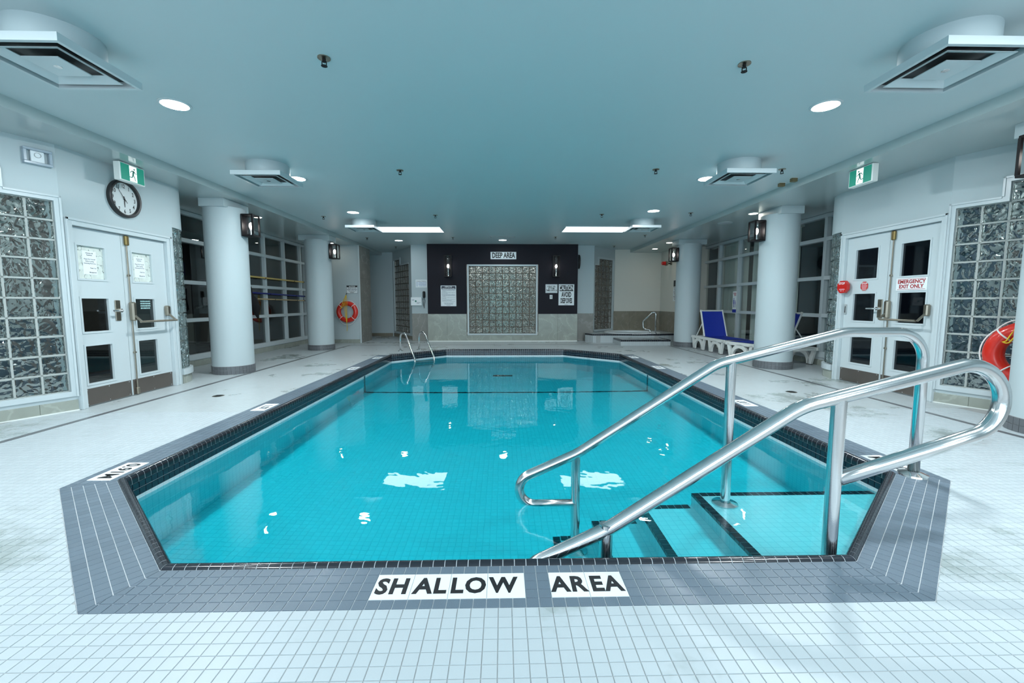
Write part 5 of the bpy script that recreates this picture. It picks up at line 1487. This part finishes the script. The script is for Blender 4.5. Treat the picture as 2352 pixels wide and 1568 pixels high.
for a, c in ((0, 1), (1, 2), (2, 3)):
    p, q = Vector(pts[a]), Vector(pts[c]); e = q-p; n_ = round(e.length/PIT); pp = e.length/n_; an = math.atan2(e.y, e.x); e.normalize()
    for k in range(n_):
        if et is None:
            o = MB().cbox(0.0015, PIT-0.0015, -0.006, 0.05, -0.045, 0.003, 0.002).build('edge_tile', TBLACK, SP); et = o.data
        else: o = link('edge_tile', et, None, SP)
        w = p+e*(k*pp); o.location = (w.x, w.y, 0.257); o.rotation_euler = (0, 0, an); o.scale = (pp/PIT, 1, 1)
MB().box(-0.70, 0.68, -1.70, -0.87, 0, 0.155).build('step', TFAR, SP)
for k in range(int(1.38/PIT)):
    o = link('edge_tile', et, None, SP); o.location = (-0.70+k*1.38/26, -1.70, 0.158); o.scale = (1.38/26/PIT, 1, 1)
for k in range(15):
    for xx_, an in ((-0.70, -90), (0.68, 90)):
        o = link('edge_tile', et, None, SP); o.location = (xx_, -1.70+(k if an > 0 else k+1)*PIT, 0.158); o.rotation_euler = (0, 0, R(an))
t = thing('spa_handrail', 'small stainless grab rail on the spa tub edge', 'handrail', (4.50, 12.62, 0.258))
MB().tube(fillet([(0.07, 0, 0), (0.07, 0, 0.66), (-0.02, 0.06, 0.62), (-0.24, 0.22, 0.36), (-0.22, 0.22, 0.12), (-0.06, 0.10, 0.10), (-0.04, 0.08, 0.0)], [0.06, 0.06, 0.10, 0.10, 0.05], 6), 0.024, 12).build('rail', STEEL, t, smooth=True, ang=0)
for x, y in ((0.07, 0), (-0.04, 0.08)): MB().lathe([(0.024, 0.015), (0.05, 0.01), (0.052, 0), (0.0001, 0)], 18, x, y, 0).build('flange', STEEL, t, smooth=True)

# ------------------------------------------------------------------ lifebuoys
def buoy(loc, M, Rm, rm, lab, hang):
    t = thing('lifebuoy', lab, 'lifebuoy', loc); t.matrix_world = Matrix.Translation(loc) @ M
    # local: ring in x-z plane, y = out of the wall (towards -y)
    b = MB(); n = 48; path = [(Rm*math.cos(2*math.pi*k/n), 0, Rm*math.sin(2*math.pi*k/n)) for k in range(n)]
    b.tube(path, rm, 16, closed=True); b.build('ring', REDB, t, smooth=True, ang=0)
    Ro = Rm+rm
    def w(a, r, y=0): return (r*math.cos(R(a)), y, r*math.sin(R(a)))
    gr = MB(); 
    anchors = (45, 135, 225, 315)
    for a0, a1, sag in ((45, 90, 0.02), (90, 135, 0.02), (-45, 45, 0.012), (135, 225, 0.012), (225, 315, 0.06)):
        p = []
        for k in range(13):
            f_ = k/12; a = a0+(a1-a0)*f_; p.append(w(a, Ro+0.006+sag*math.sin(math.pi*f_)))
        gr.tube(p, 0.007, 6)
    gr.build('grab_rope', ROPEW, t, smooth=True)
    for a in anchors:
        bb = MB(); bb.tube([w(a, Rm+rm*1.0*math.cos(R(q)), -rm*1.04*math.sin(R(q))) for q in range(0, 181, 20)] , 0.008, 6); bb.build('rope_clip', ROPEW, t, smooth=True)
    y = MB(); random.seed(3)
    for k in range(4):
        dx = (k-1.5)*0.02
        y.tube(fillet([(0, -rm*0.6, hang), (dx*2-0.03, -rm-0.012, Rm+0.02), (dx-0.01, -rm-0.012, 0.02*k), (dx*0.6, -rm-0.012, -Rm*0.7), (0.0, -rm-0.006, -Ro-0.03)], 0.05, 4), 0.0055, 6)
    y.tube(fillet([(0, -rm*0.6, hang), (-0.09, -rm*0.8, Rm+0.06), (-Rm*0.62, -rm-0.01, Rm*0.45), (-Rm*0.72, -rm-0.012, 0.12*Rm/0.25), (-Rm*0.55, -rm-0.012, Rm*0.4), (-0.04, -rm-0.01, Rm+0.03)], 0.03, 4), 0.006, 6)
    y.tube([(0.0, -rm-0.006, -Ro-0.03), (0.012, -rm, -Ro-0.12), (0.0, -rm, -Ro-0.24)], 0.007, 6)
    y.build('throw_rope', ROPEY, t, smooth=True)
    MB().tube(fillet([(0, 0.06, hang+0.04), (0, -0.03, hang+0.03), (0, -0.045, hang-0.01), (0, -0.02, hang-0.02)], 0.015, 4), 0.008, 8).build('hook', BLACKM, t, smooth=True)
    return t
buoy((-4.52, 12.472, 0.915), Matrix.Identity(4), 0.245, 0.066, 'red lifebuoy with yellow rope hanging on the white wall below the notice', 0.50)
nrm = Vector((drr.y, -drr.x)); # room side normal of the exit bay
nrm = nrm if nrm.dot(Vector((-1, -0.5))) > 0 else -nrm
p = Vector((5.14, 4.86))+drr*0.72+nrm*0.10
angb = math.atan2(nrm.y, nrm.x)+math.pi/2
bu = buoy((p.x, p.y, 0.65), Matrix.Rotation(angb, 4, 'Z'), 0.265, 0.085, 'red lifebuoy with white and yellow ropes hanging before the glass blocks', 0.62)

# ------------------------------------------------------------------ poles and net on the gym windows
def pole(y0, y1, z0, z1, r, m, lab, nm):
    t = thing(nm, lab, 'pole', (-5.65, y0, z0))
    MB().tube([(0, 0, 0), (0, y1-y0, z1-z0)], r, 10).build('shaft', m, t, smooth=True)
    for f_, q in ((0.0, 0.04), (0.985, 0.04)):
        MB().tube([(0, (y1-y0)*f_, (z1-z0)*f_), (0, (y1-y0)*f_+q, (z1-z0)*f_)], r*1.15, 10).build('end_cap', BLACKP, t, smooth=True)
    for f_ in (0.33, 0.8):
        yy = (y1-y0)*f_; zz_ = (z1-z0)*f_
        MB().tube([(-0.06, yy, zz_-0.01), (-0.02, yy, zz_-r-0.008), (0.02, yy, zz_-r-0.006), (r+0.012, yy, zz_+0.01)], 0.006, 6).build('hook', BLACKM, t, smooth=True)
pole(9.33, 12.3, 1.77, 1.76, 0.020, POLEY, 'long yellow rescue pole hung across the gym windows', 'rescue_pole')
pole(9.6, 12.3, 1.41, 1.36, 0.020, POLEB, 'long blue telescopic pole hung below the yellow pole', 'telescopic_pole')
pole(9.9, 12.3, 1.27, 1.24, 0.017, POLET, 'thin tan pole hung lowest across the gym windows', 'cleaning_pole')
t = thing('net_bag', 'black mesh net bag hanging from the blue pole end', 'net bag', (-5.60, 9.72, 0.83))
b = MB(); prf = [(0.02, 0.0, 0.16), (0.05, 0.10, 0.11), (0.09, 0.22, 0.10), (0.10, 0.34, 0.02), (0.075, 0.46, -0.06), (0.04, 0.56, -0.09)]
path = [(0, c-0.02, z) for w_, z, c in [(q[0], q[1], q[2]) for q in prf]]
b.tube(path, [q[0] for q in prf], 10); b.build('bag', NET, t, smooth=True, ang=0)
MB().tube(fillet([(0, -0.09, 0.55), (0.0, -0.13, 0.68), (0.0, -0.08, 0.72), (0.0, -0.05, 0.55)], 0.04, 5), 0.012, 6).build('loop', NET, t, smooth=True)

# ------------------------------------------------------------------ loungers
def lounger(loc, rz, lab):
    """local y: foot end at 0, head end at 1.75; x across, 0.66 wide"""
    t = thing('sun_lounger', lab, 'sun lounger', loc, rz, group='blue sling sun loungers')
    W = 0.33; zs_ = 0.33
    for s in (-1, 1):
        x0, x1 = (s*W-0.025, s*W+0.025)
        b = MB()
        b.xprism([(0.0, zs_-0.02), (0.05, zs_+0.01), (1.75, zs_+0.01), (1.75, zs_-0.05), (0.0, zs_-0.06)], x0, x1)
        b.build('side_rail', WPLAS, t)
        for y0, y1 in ((0.05, 0.80), (0.98, 1.70)):
            b = MB(); ym = (y0+y1)/2; hw = (y1-y0)/2; n = 14; outer = []; inner = []
            for k in range(n+1):
                a = math.pi*k/n
                outer.append((ym-hw*0.66*math.cos(a), 0.02+(zs_-0.05)*math.sin(a)**0.8)); inner.append((ym-hw*0.50*math.cos(a), 0.0+(zs_-0.11)*math.sin(a)**0.8))
            b.xprism(outer+inner[::-1], x0, x1)
            for yy, tl in ((y0, 1), (y1, -1)):
                b.xprism([(yy, zs_-0.03), (yy+0.07*tl, zs_-0.03), (yy+hw*0.50*tl, 0.0), (yy+hw*0.22*tl, 0.0)], x0, x1)
            b.build('leg_arch', WPLAS, t)
            for yy, tl in ((y0, 1), (y1, -1)):
                c = yy+hw*0.36*tl
                MB().box(x0-0.004, x1+0.004, c-hw*0.15, c+hw*0.15, 0.0, 0.012).build('foot_pad', BLACKP, t)
    for y in (0.03, 1.70): MB().cbox(-W, W, y-0.03, y+0.03, zs_-0.05, zs_+0.0, 0.006).build('cross_bar', WPLAS, t)
    b = MB(); n = 10; vs = []; fs = []
    for i in range(n+1):
        y = 0.04+(1.12-0.04)*i/n
        for j in range(7):
            x = -W+0.03+(2*W-0.06)*j/6; sag = -0.02*math.sin(math.pi*j/6)*math.sin(math.pi*min(1, i/n*1.02))
            vs.append((x, y, zs_+0.016+sag))
    for i in range(n):
        for j in range(6): fs.append((i*7+j, i*7+j+1, i*7+j+8, i*7+j+7))
    b.add(vs, fs); b.add([(x, y, z-0.006) for x, y, z in vs], [f[::-1] for f in fs]); b.build('seat_sling', BLUEF, t, smooth=True)
    B0 = Vector((0, 1.10, zs_+0.02)); a = R(67); d = Vector((0, math.cos(a), math.sin(a))); L = 0.68; nr = Vector((0, -d.z, d.y))
    for s in (-1, 1):
        MB().tube([tuple(B0+Vector((s*(W-0.03), 0, 0))), tuple(B0+Vector((s*(W-0.04), 0, 0))+d*(L+0.02))], 0.022, 8).build('back_rail', WPLAS, t, smooth=True)
    MB().tube([tuple(B0+Vector((-W+0.04, 0, 0))+d*L), tuple(B0+Vector((W-0.04, 0, 0))+d*L)], 0.018, 8).build('back_top_bar', WPLAS, t, smooth=True)
    b = MB(); vs = []; fs = []
    for i in range(8):
        for j in range(7):
            u = -W+0.045+(2*W-0.09)*j/6; q = B0+Vector((u, 0, 0))+d*(0.0+(L+0.01)*i/7)-nr*(-0.01+0.03*math.sin(math.pi*j/6))*1.0
            vs.append(tuple(q))
    for i in range(7):
        for j in range(6): fs.append((i*7+j, i*7+j+1, i*7+j+8, i*7+j+7))
    b.add(vs, fs); b.add([tuple(Vector(v)-nr*0.006) for v in vs], [f[::-1] for f in fs]); b.build('back_sling', BLUEF, t, smooth=True)
    for s in (-1, 1):
        MB().tube([tuple(B0+Vector((s*(W-0.03), 0, 0))+d*0.35), (s*(W-0.03), 1.55, zs_)], 0.012, 8).build('back_strut', WPLAS, t, smooth=True)
    t.scale = (0.95, 0.92, 1.0)
    return t
lounger((5.31, 9.42, 0.0), R(1), 'blue sun lounger with its backrest toward the spa')
lounger((5.22, 9.30, 0.0), R(180+15), 'blue sun lounger with its backrest behind the thick column')

# floor drains
for x, y, l in ((-3.62, 5.4, 'small round floor drain before the clock doors'), (3.83, 5.48, 'small round floor drain before the exit doors'), (-2.6, 11.35, 'small round floor drain behind the ladder')):
    t = thing('floor_drain', l, 'drain', (x, y, 0))
    MB().lathe([(0.0001, 0.0015), (0.05, 0.0015), (0.062, 0.003), (0.068, 0.0)], 24).build('rim', STEELD, t, smooth=True)
    b = MB()
    for k in range(5): b.box(-0.04, 0.04, -0.034+k*0.016, -0.028+k*0.016, 0.0015, 0.0035)
    b.build('grate', BLACKP, t)

for o in bpy.data.objects:
    if o.type != 'MESH': continue
    if o.name.startswith('pool_water'): o.cycles.is_caustics_caster = True
    r = o
    while r.parent: r = r.parent
    if r.name in ('pool_basin', 'entry_steps'): o.cycles.is_caustics_receiver = True
for p in bpy.data.objects['pool_water'].data.polygons: p.use_smooth = True
